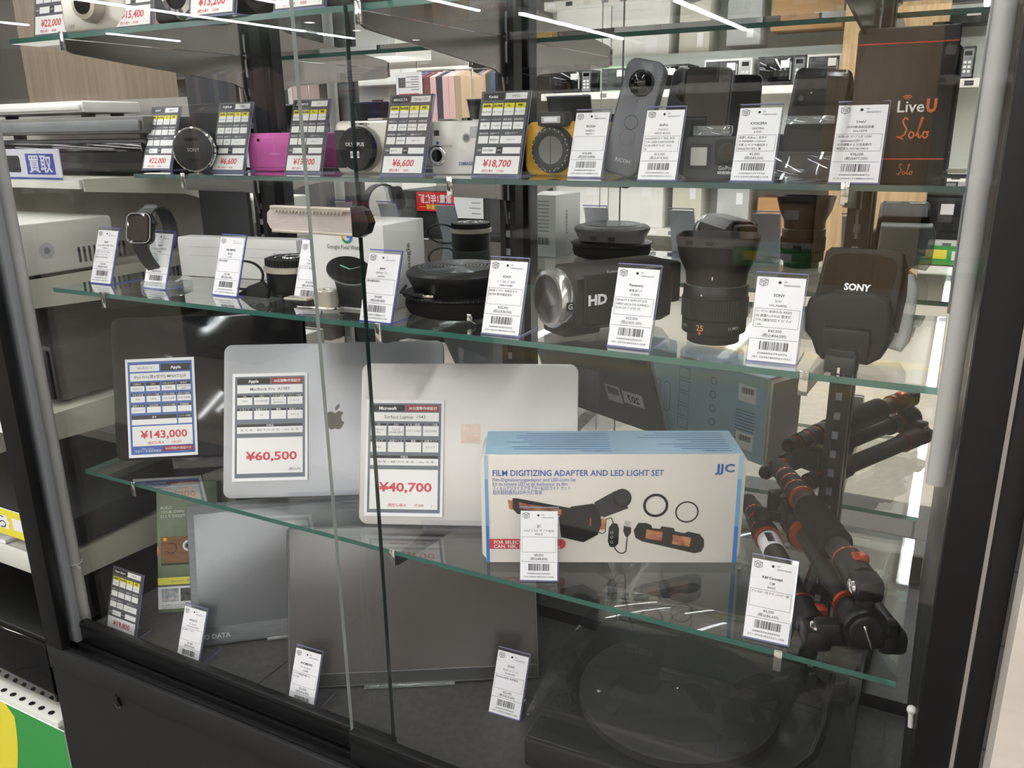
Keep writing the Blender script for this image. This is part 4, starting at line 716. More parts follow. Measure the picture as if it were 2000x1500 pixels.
# ------------------------------------------------------------------ goods on the middle shelf
# black wrist watch on a clear stand
q = at(292, 566, ZC, .03); t = thing('wrist_watch', 'black square wrist watch with dark band on a clear stand', 'watch', (q[0], q[1], ZC + .0003), radians(20))
Rw = Matrix.Translation((-.008, -.032, .083)) @ Matrix.Rotation(radians(-16), 4, 'X')
m = MB(Rw); m.prism(rrect(.036, .042, .0095, 0, 0), -.0045, .006, mat('watch_case', '#17181b', .2, .5), .002); m.lathe([(.0033, 0), (.0033, .0035), (.0028, .004)], BLACK, Matrix.Translation((.018, 0, .008)) @ Matrix.Rotation(pi / 2, 4, 'Y'), n=18); m.build('case', t)
m = MB(Rw); m.prism(rrect(.0335, .0395, .0085, 0, 0), -.0058, -.0044, BLACKG, .001); m.poly(front(0, -.006, 0), rrect(.027, .032, .003, 0, 0), mat('watch_screen', '#2a2424', .08, spec=.6)); m.line(front(0, -.0059, 0), rrect(.0335, .0395, .0085, 0, 0) + rrect(.0335, .0395, .0085, 0, 0)[:1], .0007, LGREY); m.build('screen', t)  # the light grey rim line is a painted highlight round the glass
def strap(pts, wd, th, mt, nm, par):
    g = MB(); vs = []; n = len(pts)
    for i, (y, z) in enumerate(pts):
        a = Vector(pts[max(0, i - 1)]); b = Vector(pts[min(n - 1, i + 1)]); d = (b - a).normalized(); nx, nz = -d.y * th, d.x * th; ww = wd if isinstance(wd, (int, float)) else wd(i / (n - 1))
        vs += [(-.008 - ww, y + nx, z + nz), (-.008 + ww, y + nx, z + nz), (-.008 + ww, y - nx, z - nz), (-.008 - ww, y - nx, z - nz)]
    fs = [(4 * i + k, 4 * i + (k + 1) % 4, 4 * i + 4 + (k + 1) % 4, 4 * i + 4 + k) for i in range(n - 1) for k in range(4)] + [(3, 2, 1, 0), (4 * n - 4, 4 * n - 3, 4 * n - 2, 4 * n - 1)]
    g.add(vs, fs, mt); return g.build(nm, par)
BAND = mat('watch_band', '#23262c', .55)
strap([(.004 + .037 * cos(a), .074 + .034 * sin(a)) for a in [radians(132 - 8 * k) for k in range(23)]], .0105, .0012, BAND, 'upper_band', t)
strap([(-.039 + .012 * u + .03 * u * u, .064 - .05 * u) for u in [k / 14 for k in range(15)]], .0105, .0012, BAND, 'lower_band', t)
t2 = thing('clear_watch_stand', 'clear acrylic stand under the black wrist watch', 'stand', (q[0], q[1], ZC + .0003), radians(20))
m = MB(); m.lathe([(.034, 0), (.034, .008), (.032, .0095), (.001, .0095)], CLEARTHICK); m.build('base', t2)
g = strap([(.02 * 0 + .006 - .022 * sin(a), .0098 + .052 - .052 * cos(a)) for a in [pi * k / 20 * .9 for k in range(21)]], .0085, .0012, CLEARTHICK, 'curved_post', t2)
# long white box
t = thing('stylus_box', 'long white stylus box standing on its edge', 'box', (-1.022, .866, ZC + .0003), radians(9))
m = MB(); m.b2((0, 0, 0), (.205, .03, .058), WHITE, .0015); m.build('carton', t)
m = MB(); F = front(0, -.0003, 0); m.ring(F, .187, .038, .0062, .0065, HAIR, .0004, 20, -pi / 2, pi / 2); m.line(F, [(.02, .0443), (.187, .0443)], .0003, HAIR); m.line(F, [(.02, .0317), (.187, .0317)], .0003, HAIR); m.text(F, 'Pencil', .178, .038, .0036, INKG, al='r'); m.line(F, [(.13, .018), (.148, .018), (.151, .015), (.151, .003)], .0004, HAIR); m.build('printing', t)
# ribbed camera part with strap
q = at(556, 578, ZC, .02); t = thing('light_meter', 'black ribbed round meter with silver ring and looped cord', 'meter', q, 0); t.scale = (1.3, 1.3, 1.0)
m = MB(); m.lathe([(.026, 0), (.0265, .001), (.0265, .03), (.0255, .031)], BLACK); m.build('barrel', t)
m = MB(); m.lathe([(.0265, .03), (.0285, .031), (.0285, .0375), (.0265, .0385)], SATIN); m.build('silver_ring', t)
m = MB(); m.lathe([(.026, .0385), (.026, .047), (.0235, .0485), (.017, .0485), (.0165, .0475), (.01, .0475), (.0095, .0488), (.007, .0488), (.006, .047), (.001, .047)], BLACKM, mats=[BLACKM, BLACKM, BLACKM, CHROME, BLACKM, CHROME, LGREY, BLACK, BLACK])
for k in range(44): a = 2 * pi * k / 44; m.box((.026 * cos(a), .026 * sin(a), .0432), (.0014, .0014, .008), BLACKM, 0)
m.build('ribbed_dial', t)
m = MB(); pts = [(-.024 - .03 - .026 * cos(a) + .0, -.014 + .004 * sin(a), .02 + .018 * sin(a) + .002) for a in [2 * pi * k / 26 - .6 for k in range(27)]]
m.tube(pts, .0016, CHAR, 6); m.ball((-.036, -.014, .006), .0048, BLACK); m.tube([(-.03, -.012, .008), (-.024, -.004, .004), (-.01, -.022, .003), (.01, -.028, .003)], .0018, CHAR, 6); m.build('cord', t)
m = MB(); m.prism([(-.048, 0), (-.006, 0), (-.004, .012), (-.012, .022), (-.03, .014)], -.034, -.028, BLACKM, .002); m.build('soft_pouch', t)
# smart watch box
t = thing('smart_watch_box', 'white smart watch box printed with a dark round watch', 'box', (-.675, .768, ZC + .0003), radians(3)); bw, bd, bh = .1, .09, .101
m = MB(); m.b2((0, 0, 0), (bw, bd, bh), WHITE, .001); m.build('carton', t)
m = MB(); F = front(0, -.0003, 0); cx, cz = .05, .0865
for a0, a1, c in ((.25 * pi, .85 * pi, GRED), (.85 * pi, 1.15 * pi, GYEL), (1.15 * pi, 1.7 * pi, GGRN), (1.7 * pi, 2.0 * pi, GBLU)): m.ring(F, cx, cz, .0048, .0078, c, .0004, 14, a0, a1)
m.rect(F, cx, cz - .0015, cx + .0076, cz + .0015, GBLU, .0005); m.text(F, 'Google Pixel Watch', cx - .004, .0745, .0052, INKG, fit=.05)
m.poly(F, [(cx - .018, 0.003), (cx + .017, .003), (cx + .02, .024), (cx + .021, .034), (cx - .022, .034), (cx - .02, .024)], DGREY, .0004); m.disc(F, cx, .046, .033, MGREY, .0005, 36, .017); m.disc(F, cx, .0475, .0325, BLACK, .0007, 36, .0165)
m.line(F, [(cx - .012, .053), (cx + .0015, .049)], .0014, TEAL, .0009); m.line(F, [(cx + .0015, .049), (cx + .019, .053)], .0006, LGREY, .0009)
m.poly(F, [(cx - .024, .041), (cx + .026, .037), (cx + .027, .034), (cx - .02, .036)], CHAR, .0009)
S_ = face((bw + .0003, 0, 0), (0, 0, 1), (0, -1, 0)); S_ = face((bw + .0003, 0, 0), (0, 0, 1), (0, 1, 0)); S_ = face((bw + .0003, 0, 0), (0, 1, 0), (0, 0, 1)) @ Matrix.Rotation(pi / 2, 4, 'Z')
m.text(S_, 'Google', .055, -.05, .0085, INKG, fit=.04)
B_ = face((bw, bd + .0003, 0), (-1, 0, 0), (0, 0, 1))
for k in range(9): m.rect(B_, .012, .09 - k * .006, .012 + .05 - (k * 7 % 5) * .006, .0915 - k * .006, HAIR)
for k in range(18): m.rect(B_, .012 + k * .0022, .02, .0128 + k * .0022 + (k % 3) * .0004, .032, INK)
m.build('printing', t)
m = MB(); m.b2((-.0004, -.0004, .0), (bw + .0004, bd + .0004, .0012), LGREY); m.build('tray_lip', t)
# small clamp lock on the shelf edge
q = at(614, 610, ZC, .006); t = thing('glass_clamp', 'small silver clamp with cylinder and black pad on the shelf edge', 'clamp', q, radians(8))
m = MB(); m.prism(rrect(.03, .056, .01, 0, 0), 0, .004, CHROME, .001, Matrix.Translation((.004, 0, .0042)) @ Matrix.Rotation(pi / 2, 4, 'X') @ Matrix.Rotation(pi / 2, 4, 'Y')); m.build('plate', t)
m = MB(); m.lathe([(.0125, .004), (.0125, .0255), (.011, .027), (.004, .027), (.0035, .0262), (.001, .0262)], SATIN, Matrix.Translation((.014, 0, 0)), mats=[SATIN, SATIN, SATIN, CHROME, DGREY]); m.build('cylinder', t)
m = MB(); m.b2((-.028, -.012, .0045), (-.006, .004, .0135), BLACK, .001); m.b2((-.038, -.012, .0135), (-.006, .004, .0165), SATIN, .001); m.build('rubber_pad', t)
# round speaker in its case
t = thing('round_speaker', 'round black speaker resting in an open zip case', 'speaker', (-.5, .815, ZC + .0003), radians(10)); t.scale = (1.06, 1.06, 1.05)
def squash(prof, m_, n=48, dx=0., dy=0., dz=0., sy=1., tl=0.): return Matrix.Translation((dx, dy, dz)) @ Matrix.Rotation(tl, 4, 'Y') @ Matrix.Diagonal((1, sy, 1, 1))
m = MB(); m.lathe([(.048, 0), (.058, .004), (.061, .012), (.06, .02), (.057, .023), (.05, .023), (.001, .02)], FOAM, squash(0, 0)); m.build('case_base', t)
m = MB(); m.lathe([(.0605, .0205), (.0625, .0215), (.0625, .0235), (.0605, .0245)], BLACK, squash(0, 0))
for k in range(70): a = 2 * pi * k / 70; m.box((.0625 * cos(a), .0625 * sin(a), .0225), (.0012, .0012, .0018), DGREY)
m.build('zip', t)
m = MB(); m.lathe([(.05, .022), (.052, .03), (.056, .038), (.0585, .043), (.0585, .046), (.055, .049), (.046, .0505)], BLACK, squash(0, 0)); m.build('speaker_body', t)
m = MB()
for k in range(11): r = .045 - k * .0039; m.lathe([(r, .0503), (r - .0006, .0518), (r - .0022, .0518), (r - .0028, .0503)], mat('grille_steel', '#5c6064', .2, .8), squash(0, 0), n=48)
m.lathe([(.046, .0502), (.001, .0502)], BLACKM, squash(0, 0)); m.build('grille', t)
m = MB(); m.box((-.028, -.052, .027), (.016, .006, .005), BLACK, .001); m.box((-.0145, -.0535, .0268), (.012, .0052, .0028), CHROME, .0003); m.tube([(-.036, -.052, .027), (-.05, -.045, .028), (-.056, -.02, .03)], .0018, BLACK, 6); m.build('usb_lead', t)
m = MB(); m.b2((.03, -.062, .004), (.035, -.056, .012), CHROME, .001); m.tube([(.033, -.061, .01), (.037, -.067, .006), (.04, -.062, .002)], .0006, CHROME, 6); m.build('zip_pull', t)
# camcorder
t = thing('camcorder', 'black camcorder with chrome lens ring and folded screen', 'camcorder', (-.343, .772, ZC + .0003), radians(-33)); t.location.y -= .01; t.scale = (1.06, 1.06, 1.06); CB = mat('camcorder_black', '#211e1c', .45, spec=.35)
m = MB(); T = Matrix.Translation((0, 0, .037)); m.prism([(-.024, -.027), (-.012, -.034), (.012, -.033), (.024, -.026), (.026, 0), (.024, .02), (.014, .029), (-.012, .03), (-.024, .018)], -.005, .112, CB, .004, T); m.build('body', t)
m = MB(); m.lathe([(.027, 0), (.0285, .003), (.0285, .012), (.0265, .0145), (.0235, .0148)], mat('lens_ring_metal', '#cfcdca', .2, .9), alongY(-.001, -.005, .037)); m.lathe([(.0232, .0148), (.0232, .0125), (.018, .012)], BLACK, alongY(-.001, -.005, .037)); m.build('lens_ring', t)
m = MB(); m.lathe([(.0235, .0115), (.02, .0125), (.01, .0132), (.001, .0134)], mat('lens_filter', '#0a0a0c', .3, spec=.08), alongY(-.001, -.005, .037)); F = front(-.001, -.0198, .037)
for k, ch in enumerate('WIDE'): m.text(F, ch, -.013 + k * .004, -.012 - abs(k - 1.5) * -.0006, .0016, MGREY)
m.build('lens', t)
m = MB(); S_ = face((.0265, 0, .037), (0, 1, 0), (0, 0, 1)); m.b2((.0242, .004, .013), (.0278, .1, .061), CB, .0015); m.build('screen_lid', t)
m = MB(); S_ = face((.02785, 0, .037), (0, 1, 0), (0, 0, 1)); m.text(S_, 'HD', .0185, .0, .0095, PAPER, bold=.045, fit=.0215); m.text(S_, 'AVCHD', .022, -.0105, .0042, DGREY)
m.line(S_, [(.0055, -.024), (.0055, -.008), (.0065, -.006), (.0065, .024)], .0006, BLACK); m.text(face((.0245, 0, .064), (0, 1, 0), (-.5, 0, .8)), 'Exmor R', .03, -.003, .0035, LGREY, al='l'); m.text(face((.0245, 0, .064), (0, 1, 0), (-.5, 0, .8)), 'Balanced Optical SteadyShot', .05, -.003, .0027, LGREY, al='l'); m.build('lettering', t)
m = MB(); S_ = face((.0277, -.0125, .0335), (0, 1, 0), (0, 0, 1)); m.poly(S_, rrect(.0075, .0075, .0008, 0, 0), BLACK, .0006); m.text(S_, 'G', 0, 0, .0052, LGREY, off=.0009, bold=.02); m.build('lens_badge', t)
m = MB(); m.b2((-.014, .112, .02), (.014, .132, .062), BLACKM, .004); m.build('battery', t)
m = MB(); m.b2((-.022, -.012, .001), (.018, .03, .012), BLACKM, .003); m.build('front_foot', t)
# lens with square hood
t = thing('camera_lens', 'black prime lens upright with square flared hood', 'lens', (-.2, .802, ZC + .0003), radians(8)); t.scale = (.97, .97, 1.0)
m = MB(); m.lathe([(.0255, 0), (.0262, .0006), (.0262, .0065), (.027, .008), (.0315, .0105), (.032, .012), (.032, .0235), (.0315, .0238), (.0315, .0243), (.032, .0246)], BLACKM, n=64); m.build('barrel', t)
m = MB(); m.lathe([(.032, .0246), (.0325, .025), (.0325, .0448), (.032, .0452)], RUBBER, n=64)
for k in range(72): a = 2 * pi * k / 72; m.box((.0325 * cos(a), .0325 * sin(a), .0349), (.0011, .0011, .019), BLACK)
m.build('focus_ring', t)
m = MB(); m.lathe([(.032, .0452), (.032, .0555), (.0308, .057), (.0295, .057), (.0292, .059)], BLACK, n=64, mats=[BLACK, BLACK, SATIN, BLACK]); m.build('filter_rim', t)
def cyl_text(m, s, r, z, h, mt, a0):
    vs, fs, wd = glyphs(s, .01); k = h / .71; m.add([((r + .0004) * sin(a0 + (x - wd / 2) * k / r), -(r + .0004) * cos(a0 + (x - wd / 2) * k / r), z - h / 2 + y * k) for x, y in vs], fs, mt)
m = MB(); cyl_text(m, '25', .032, .0178, .0056, mat('lens_orange', '#e2a13c', .5), -.32); cyl_text(m, 'H-X025', .032, .0178, .0026, LGREY, -1.0); cyl_text(m, 'LUMIX', .032, .018, .003, LGREY, .75)
for z, mt, r in ((.0125, RED, .0016), (.0495, PAPER, .0009)): m.ball((-.0322 * sin(.32), -.0322 * cos(.32), z), r, mt)
m.build('markings', t)
m = MB(); rows = []; NN = 64
for z, r, sx, sy, pw in ((.058, .0298, 1, 1, 2), (.066, .0305, 1, 1, 2), (.069, .031, 1, 1, 2), (.083, .036, 1.02, .86, 3), (.1, .0385, 1.03, .76, 5), (.104, .0385, 1.03, .76, 6), (.104, .0367, 1.03, .76, 6), (.09, .034, 1, .8, 4), (.066, .028, 1, 1, 2)):
    ring = []
    for k in range(NN):
        a = 2 * pi * k / NN; c, s_ = cos(a), sin(a); q = (abs(c) ** pw + abs(s_) ** pw) ** (-1 / pw); ring.append((r * sx * q * c, r * sy * q * s_, z))
    rows.append(ring)
m.add([v for r in rows for v in r], [(i * NN + k, i * NN + (k + 1) % NN, (i + 1) * NN + (k + 1) % NN, (i + 1) * NN + k) for i in range(len(rows) - 1) for k in range(NN)], mat('hood_black', '#211c1a', .38, spec=.4)); m.b2((-.0011, -.0312, .0645), (-.0001, -.0306, .0675), PAPER); m.build('lens_hood', t)
# flash unit
t = thing('camera_flash', 'black camera flash standing face down with frosted diffuser', 'flash', (-.068, .778, ZC + .0003), radians(-4)); t.scale = (.84, .9, .9); FB = mat('flash_black', '#171615', .5, spec=.3)
Rf = Matrix.Translation((0, .0, .058)) @ Matrix.Rotation(radians(-24), 4, 'X')
m = MB(Rf); m.prism([(-.043, -.018), (.039, -.018), (.041, .02), (.038, .048), (.034, .052), (-.034, .052), (-.039, .047)], -.012, .04, FB, .003); m.build('head', t)
m = MB(Rf); F = front(0, -.0123, 0); m.poly(F, [(-.037, -.012), (.031, -.012), (.034, .034), (.029, .043), (.015, .046), (-.017, .046), (-.031, .043), (-.036, .034)], mat('flash_window', '#231d1a', .1, spec=.35)); m.text(F, 'SONY', -.001, .0125, .0065, PAPER, off=.0006, fit=.026, bold=.04)
G = face((0, .0, .0523), (1, 0, 0), (0, 1, 0)); m.rect(G, .006, -.006, .03, -.0015, LGREY, .0004); m.text(G, 'A020205', .018, -.0037, .003, INKG, off=.0007); 
for k in range(3): m.rect(G, -.03, -.008 + k * .0022, -.006 - k * .002, -.007 + k * .0022, MGREY, .0004)
m.build('front_window', t)
m = MB(); Tb = Matrix.Translation((-.003, -.012, .0)); m.prism([(-.044, .03), (-.036, .022), (-.03, .008), (-.022, .002), (.022, .002), (.034, .01), (.04, .024), (.041, .052), (.036, .066), (.02, .071), (-.02, .071), (-.042, .062), (-.045, .05)], -.012, .028, FB, .005, Tb); m.build('body', t)
m = MB(); m.prism([(-.026, .006), (.02, .006), (.022, .03), (.02, .038), (-.024, .038), (-.027, .03)], -.034, -.022, FB, .003); m.build('foot_block', t)
m = MB(); m.prism([(-.017, -.0), (.013, -.0), (.0135, .017), (.011, .021), (-.0155, .021), (-.0175, .017)], -.05, -.032, BLACKM, .0015); m.b2((-.0165, -.056, .0), (.0125, -.05, .0155), DGREY, .001); m.b2((-.003, -.0566, .0005), (-.0005, -.0558, .006), CHROME); m.build('hot_shoe', t)
m = MB(Rf); m.prism([(-.036, -.02), (.043, -.034), (.05, -.022), (.05, .03), (.043, .045), (-.034, .045)], .041, .058, TRANSL, .005); m.build('diffuser', t)
m = MB(); m.b2((-.05, -.02, .0003), (-.043, .06, .004), MGREY, .001) if False else None
# ------------------------------------------------------------------ goods on the lowest shelf
def lap(BL, yaw, tilt): return Matrix.Translation(BL) @ Matrix.Rotation(radians(yaw), 4, 'Z') @ Matrix.Rotation(-radians(tilt), 4, 'X')
def lidded(name, lab, cat, T, w, h, d, r, mt, edge, extra):
    t = thing(name, lab, cat); t.matrix_world = T
    m = MB(); m.prism(rrect(w, h, r, w / 2, h / 2), 0, d * .42, mt, .0012); lid = m.build('lid', t)
    m = MB(); m.prism(rrect(w, h, r, w / 2, h / 2), d * .46, d, edge, .0015); b = m.build('base', t)
    extra(t, lid, b); return t
def ext_mac(t, lid, b):
    F = front(.1525, -.0003, .106); s = .024
    body = [(0, .30), (-.1, .36), (-.24, .42), (-.38, .38), (-.5, .22), (-.54, 0), (-.5, -.24), (-.38, -.5), (-.24, -.64), (-.12, -.62), (0, -.57), (.12, -.62), (.26, -.64), (.38, -.52), (.48, -.34), (.52, -.24), (.42, -.16), (.35, -.04), (.34, .1), (.4, .22), (.48, .3), (.36, .4), (.22, .42), (.1, .36)]
    leaf = [(.0, .46), (.02, .62), (.12, .76), (.26, .84), (.27, .7), (.2, .56), (.1, .48)]
    m = MB(); L_ = mat('logo_dark', '#454341', .3, .1); m.add([(x * s, y * s, .0002) for x, y in body] + [(0, -.1 * s, .0002)], [(i, (i + 1) % len(body), len(body)) for i in range(len(body))], L_, F); m.poly(F, [(x * s, y * s) for x, y in leaf], L_); m.build('logo_mark', lid)
Tm = lap((-.8369, .7292, .9765), 30.1, 23); lidded('laptop', 'closed grey laptop with dark fruit emblem leaning upright', 'laptop', Tm, .304, .212, .0149, .011, ALU, ALU, ext_mac)
def ext_srf(t, lid, b):
    m = MB(); F = front(.142, -.0003, .1165); s = .0108; c = mat('logo_bronze', '#d3b3a4', .35, .1, noise=(80, '#e6cfc2', (1, 1, 1)))
    for i in (-1, 1):
        for k in (-1, 1): m.rect(F, i * s * .55 - s / 2, k * s * .55 - s / 2, i * s * .55 + s / 2, k * s * .55 + s / 2, c)
    m.frame(F, -.0122, -.0122, .0122, .0122, .0008, mat('logo_edge', '#d8cdbd', .3)); m.build('logo_mark', lid)
    m = MB(); G = face((.25, .0161, .05), (-1, 0, 0), (0, 0, 1)); m.rect(G, 0, 0, .045, .025, PAPER); m.text(G, '207', .022, .012, .013, INK, bold=.02); m.rect(G, .05, -.005, .085, .028, PAPER)
    for k in range(14): m.rect(G, .054 + k * .002, .01, .0548 + k * .002 + (k % 3) * .0004, .024, INK, .0004)
    m.build('stickers', b)
Ts = lap((-.6251, .7531, .975), 23.9, 20.5); lidded('laptop', 'closed pale laptop with bronze four pane emblem leaning upright', 'laptop', Ts, .278, .2057, .0157, .012, ALUP, MGREY, ext_srf)
Ti = lap((-1.0688, .7429, .985), 34.4, 17.7); t = thing('tablet', 'large black tablet standing behind the blue price card', 'tablet'); t.matrix_world = Ti
m = MB(); m.prism(rrect(.2806, .2149, .012, .1403, .10745), .0004, .0064, DGREY, .0008); m.build('body', t); m = MB(); m.prism(rrect(.279, .2133, .0115, .1403, .10745), -.0004, .0004, mat('tablet_glass', '#202022', .06, spec=.5), .0002); m.build('screen', t)
m = MB(); m.prism(rrect(.03, .03, .008, .026, .188), .0064, .0082, BLACK, .0006)
for x, z in ((.02, .194), (.02, .181)): m.lathe([(.006, 0), (.006, .0014), (.0045, .0014), (.001, .0012)], LENSG, Matrix.Translation((x, .0082, z)) @ Matrix.Rotation(-pi / 2, 4, 'X'), n=20)
m.ball((.034, .0084, .194), .0022, PAPER); m.build('camera_island', t)
O_ = lambda T, x, z: T @ Matrix.Translation((x, -.0016, z))
big_card('price_card', 'white framed grey price card for 60,500 yen on the grey laptop', O_(Tm, .0127, .023), .1025, .148, 'pc', 'Apple', 'MacBook Pro  A1989', [(.205, .225, .295, row4(('OS', 'CPU', 'メモリ容量', 'ストレージ容量'), ('CPU', 'CPU世代数', 'ストレージ\n(SSD/HDD)', 'ドライブ'))), (.33, .35, .43, row4(('ドライブ', '画面サイズ', '備考', '状態ランク'), ('', 'OS', '', 'Bランク'))), (.475, .5, .56, [(.065, .935, '付属品', '箱（有・無）／ 電源アダプタ（有・無）／ Office（有・無）')])],
         ('¥60,500', (.6, .93, .77)), [('(税込み)', .91, .895, INKG, 'r')])
big_card('price_card', 'white framed grey price card for 40,700 yen on the pale laptop', O_(Ts, .0075, .011), .1003, .1475, 'pc', 'Microsoft', 'Surface Laptop  1943', [(.205, .225, .31, row4(('OS', 'CPU', 'メモリ容量', 'ストレージ容量'), ('Windows11\nPro', 'Core i5\nCPU:第10世代', 'メモリ:16GB', 'SSD:256GB'))), (.345, .365, .45, row4(('ドライブ', '画面サイズ', '備考', '状態ランク'), ('無DLR', '', '', 'Bランク'))), (.48, .505, .565, [(.065, .935, '付属品', '箱（有・無）／ 電源アダプタ（有・無）／ Office（有・無）')])],
         ('¥40,700', (.6, .94, .75)), [('(税抜価格 ¥', .3, .905, RED, 'l'), ('37,000', .7, .905, RED, 'c'), (')', .86, .905, RED, 'c')])
big_card('price_card', 'white framed blue price card for 143,000 yen on the tablet', O_(Ti, .019, .004), .1, .148, 'ipad', '', 'iPad Pro(第6世代) MNXT3J/A', [(.24, .275, .33, row4(('初期OS', 'CPU', 'CPUスコア', '発売日'), ('iPadOS 16', 'Apple M2', '未測定', '2022年10月26日\n発売'))), (.355, .38, .44, row4(('メモリ容量', 'ストレージ容量', '背面カメラ画素数', '前面カメラ画素数'), ('8GB', '256GB', '1200 万画素', '1200 万画素'))), (.465, .49, .55, row4(('画面サイズ', '商品状態', 'バッテリー状態', '修理履歴'), ('12.9 インチ', '', '', ''))), (.575, .615, .67, [(.065, .715, '備考', ''), (.735, .935, 'ネットワーク\n利用制限'.replace('\n', ''), '')])],
         ('¥143,000', (.685, .885, .77)), [('(税抜価格 ¥', .28, .855, RED, 'l'), ('130,000', .7, .855, RED, 'c'), (')', .92, .855, RED, 'c')], foot=True)
# clear stands that hold them
for T, w_, lb in ((Tm, .304, 'clear acrylic easel under the grey laptop'), (Ts, .278, 'clear acrylic easel under the pale laptop'), (Ti, .28, 'clear acrylic easel under the black tablet')):
    o = T.translation; yaw = T.to_euler().z; t = thing('clear_easel', lb, 'stand', (o.x, o.y, ZD + .0003), yaw)
    m = MB(); g = max(o.z - ZD - .0008, .0022); m.b2((w_ * .3, -.012, 0), (w_ * .72, .09, g), ACR); m.build('base', t)
    m = MB(); m.b2((w_ * .3, -.013, 0), (w_ * .72, -.011, .016), ACR); m.build('front_lip', t)
    m = MB(); m.b2((w_ * .35, .075, g), (w_ * .67, .078, .1), ACR, .0005); m.build('back_rest', t)
# film adapter box
t = thing('adapter_box', 'white and blue film adapter box lying on its long side', 'box', (-.4329, .7436, ZD + .0003), radians(26.2)); bw, bh, bd = .2873, .134, .075
m = MB(); m.b2((0, 0, 0), (bw, bd, bh), BOXW, .001); m.build('carton', t)
m = MB(); F = front(0, -.0003, 0); k = bw / 488.; U = lambda px: (px - 950) * k; V = lambda py: (1099 - py) * bh / 216.
m.rect(F, .0005, .0005, U(957), bh * .35, JMB); m.rect(F, .0005, bh * .35, U(957), bh * .78, mat('print_blue_mid', '#6fa9dc', .5)); m.rect(F, .0005, bh * .78, U(957), bh - .0005, JLB)
m.rect(F, U(1429), .0005, bw - .0005, bh * .35, JMB); m.rect(F, U(1429), bh * .35, bw - .0005, bh * .78, mat('print_blue_mid', '#6fa9dc', .5)); m.rect(F, U(1429), bh * .78, bw - .0005, bh - .0005, JLB)
m.text(F, 'FILM DIGITIZING ADAPTER AND LED LIGHT SET', U(966), V(918), .0072, JBLUE, al='l', fit=U(1290) - U(966), bold=.012)
for i, (s, wd) in enumerate((('Film-Digitalisierungsadapter und LED-Licht-Set', 158), ('Kit de lumière LED et de duplicateur de film', 142), ('フィルムデジタイズアダプター&LEDライト セット', 148), ('胶片翻拍器及LED补光灯套装', 94))): m.text(F, s, U(966), V(931 + i * 8.4), .0042, JBLUE, al='l', fit=wd * k)
m.text(F, 'JJC', U(1404), V(909), .0095, JBLUE, fit=.0215, bold=.03)
for (a, b, c_, d_) in ((957, 1051, 1106, 1070),): m.poly(F, [(U(957), V(1070)), (U(1098), V(1070)), (U(1104), V(1066)), (U(1106), V(1060)), (U(1104), V(1054)), (U(1098), V(1050)), (U(957), V(1050))], mat('print_red', '#cf3f42', .5))
m.text(F, 'FOR SELECT', U(966), V(1056), .0042, PAPER, al='l', bold=.02, off=.0006); m.text(F, 'CAN. NIK. SON. macro lenses', U(966), V(1064.5), .0042, PAPER, al='l', bold=.02, off=.0006, fit=128 * k)
pp = lambda pts, mt, off=.0005: m.poly(F, [(U(900 + x * .3), V(780 + y * .3)) for x, y in pts], mt, off)
FILMC = mat('film_brown', '#8a3f24', .5, noise=(90, '#c98a5c', (1, 1, 1)))
pp([(313, 635), (345, 640), (345, 705), (322, 695)], FILMC); pp([(345, 625), (370, 625), (735, 695), (735, 760), (640, 740), (375, 730), (340, 690)], BLACKM, .0004); pp([(385, 650), (450, 665), (660, 700), (655, 735), (385, 690)], FILMC, .0007)
pp([(870, 650), (1000, 575), (1085, 690), (930, 752), (850, 720)], DGREY, .0006); m.disc(F, U(900 + 1042 * .3), V(780 + 625 * .3), .0105, BLACK, .0007, 28, .0115); m.disc(F, U(900 + 1046 * .3), V(780 + 622 * .3), .0085, DGREY, .0009, 28, .0095)
pp([(720, 680), (860, 660), (905, 720), (915, 800), (890, 870), (800, 920), (655, 885), (640, 750)], BLACK, .0008); pp([(838, 757), (848, 757), (848, 810), (838, 810)], FILMC, .001); pp([(897, 755), (942, 765), (938, 835), (897, 835)], FILMC, .0007)
m.line(F, [(U(900 + x * .3), V(780 + y * .3)) for x, y in ((890, 850), (920, 862), (940, 850), (942, 765), (975, 755), (992, 790))], .001, BLACK, .0006)
m.poly(F, [(U(900 + x * .3), V(780 + y * .3)) for x, y in ((985, 790), (1015, 795), (1028, 830), (1025, 930), (1000, 955), (970, 950), (958, 915), (962, 820))], BLACK, .0006)
for y in (855, 885, 918): m.ring(F, U(900 + 982 * .3), V(780 + y * .3), .0012, .0017, LGREY, .0009, 14)
m.line(F, [(U(900 + x * .3), V(780 + y * .3)) for x, y in ((1000, 955), (1020, 985), (1050, 998), (1075, 985), (1082, 880))], .0011, BLACK, .0006); pp([(1058, 810), (1105, 820), (1105, 855), (1085, 885), (1070, 880), (1055, 845)], BLACK, .0007); pp([(1063, 775), (1100, 780), (1100, 815), (1063, 810)], LGREY, .0007)
m.ring(F, U(1277), V(982), .0112, .0142, BLACK, .0005, 36, ky=1.02); m.ring(F, U(1337), V(995), .0115, .0132, BLACK, .0005, 36)
pp([(1150, 790), (1200, 790), (1235, 805), (1240, 825), (1290, 830), (1300, 812), (1380, 825), (1385, 845), (1445, 860), (1470, 848), (1545, 865), (1575, 900), (1578, 950), (1560, 985), (1520, 995), (1180, 915), (1135, 890), (1122, 840)], BLACK, .0005)
pp([(1203, 832), (1308, 850), (1303, 912), (1200, 892)], FILMC, .0008); pp([(1375, 868), (1492, 888), (1485, 950), (1370, 930)], FILMC, .0008)
G = face((0, 0, bh + .0003), (1, 0, 0), (0, 1, 0)); m.rect(G, .001, .001, bw - .001, bd - .001, JLB)
UD = face((bw, bd, bh + .0006), (-1, 0, 0), (0, -1, 0)); rn = random.Random(3)
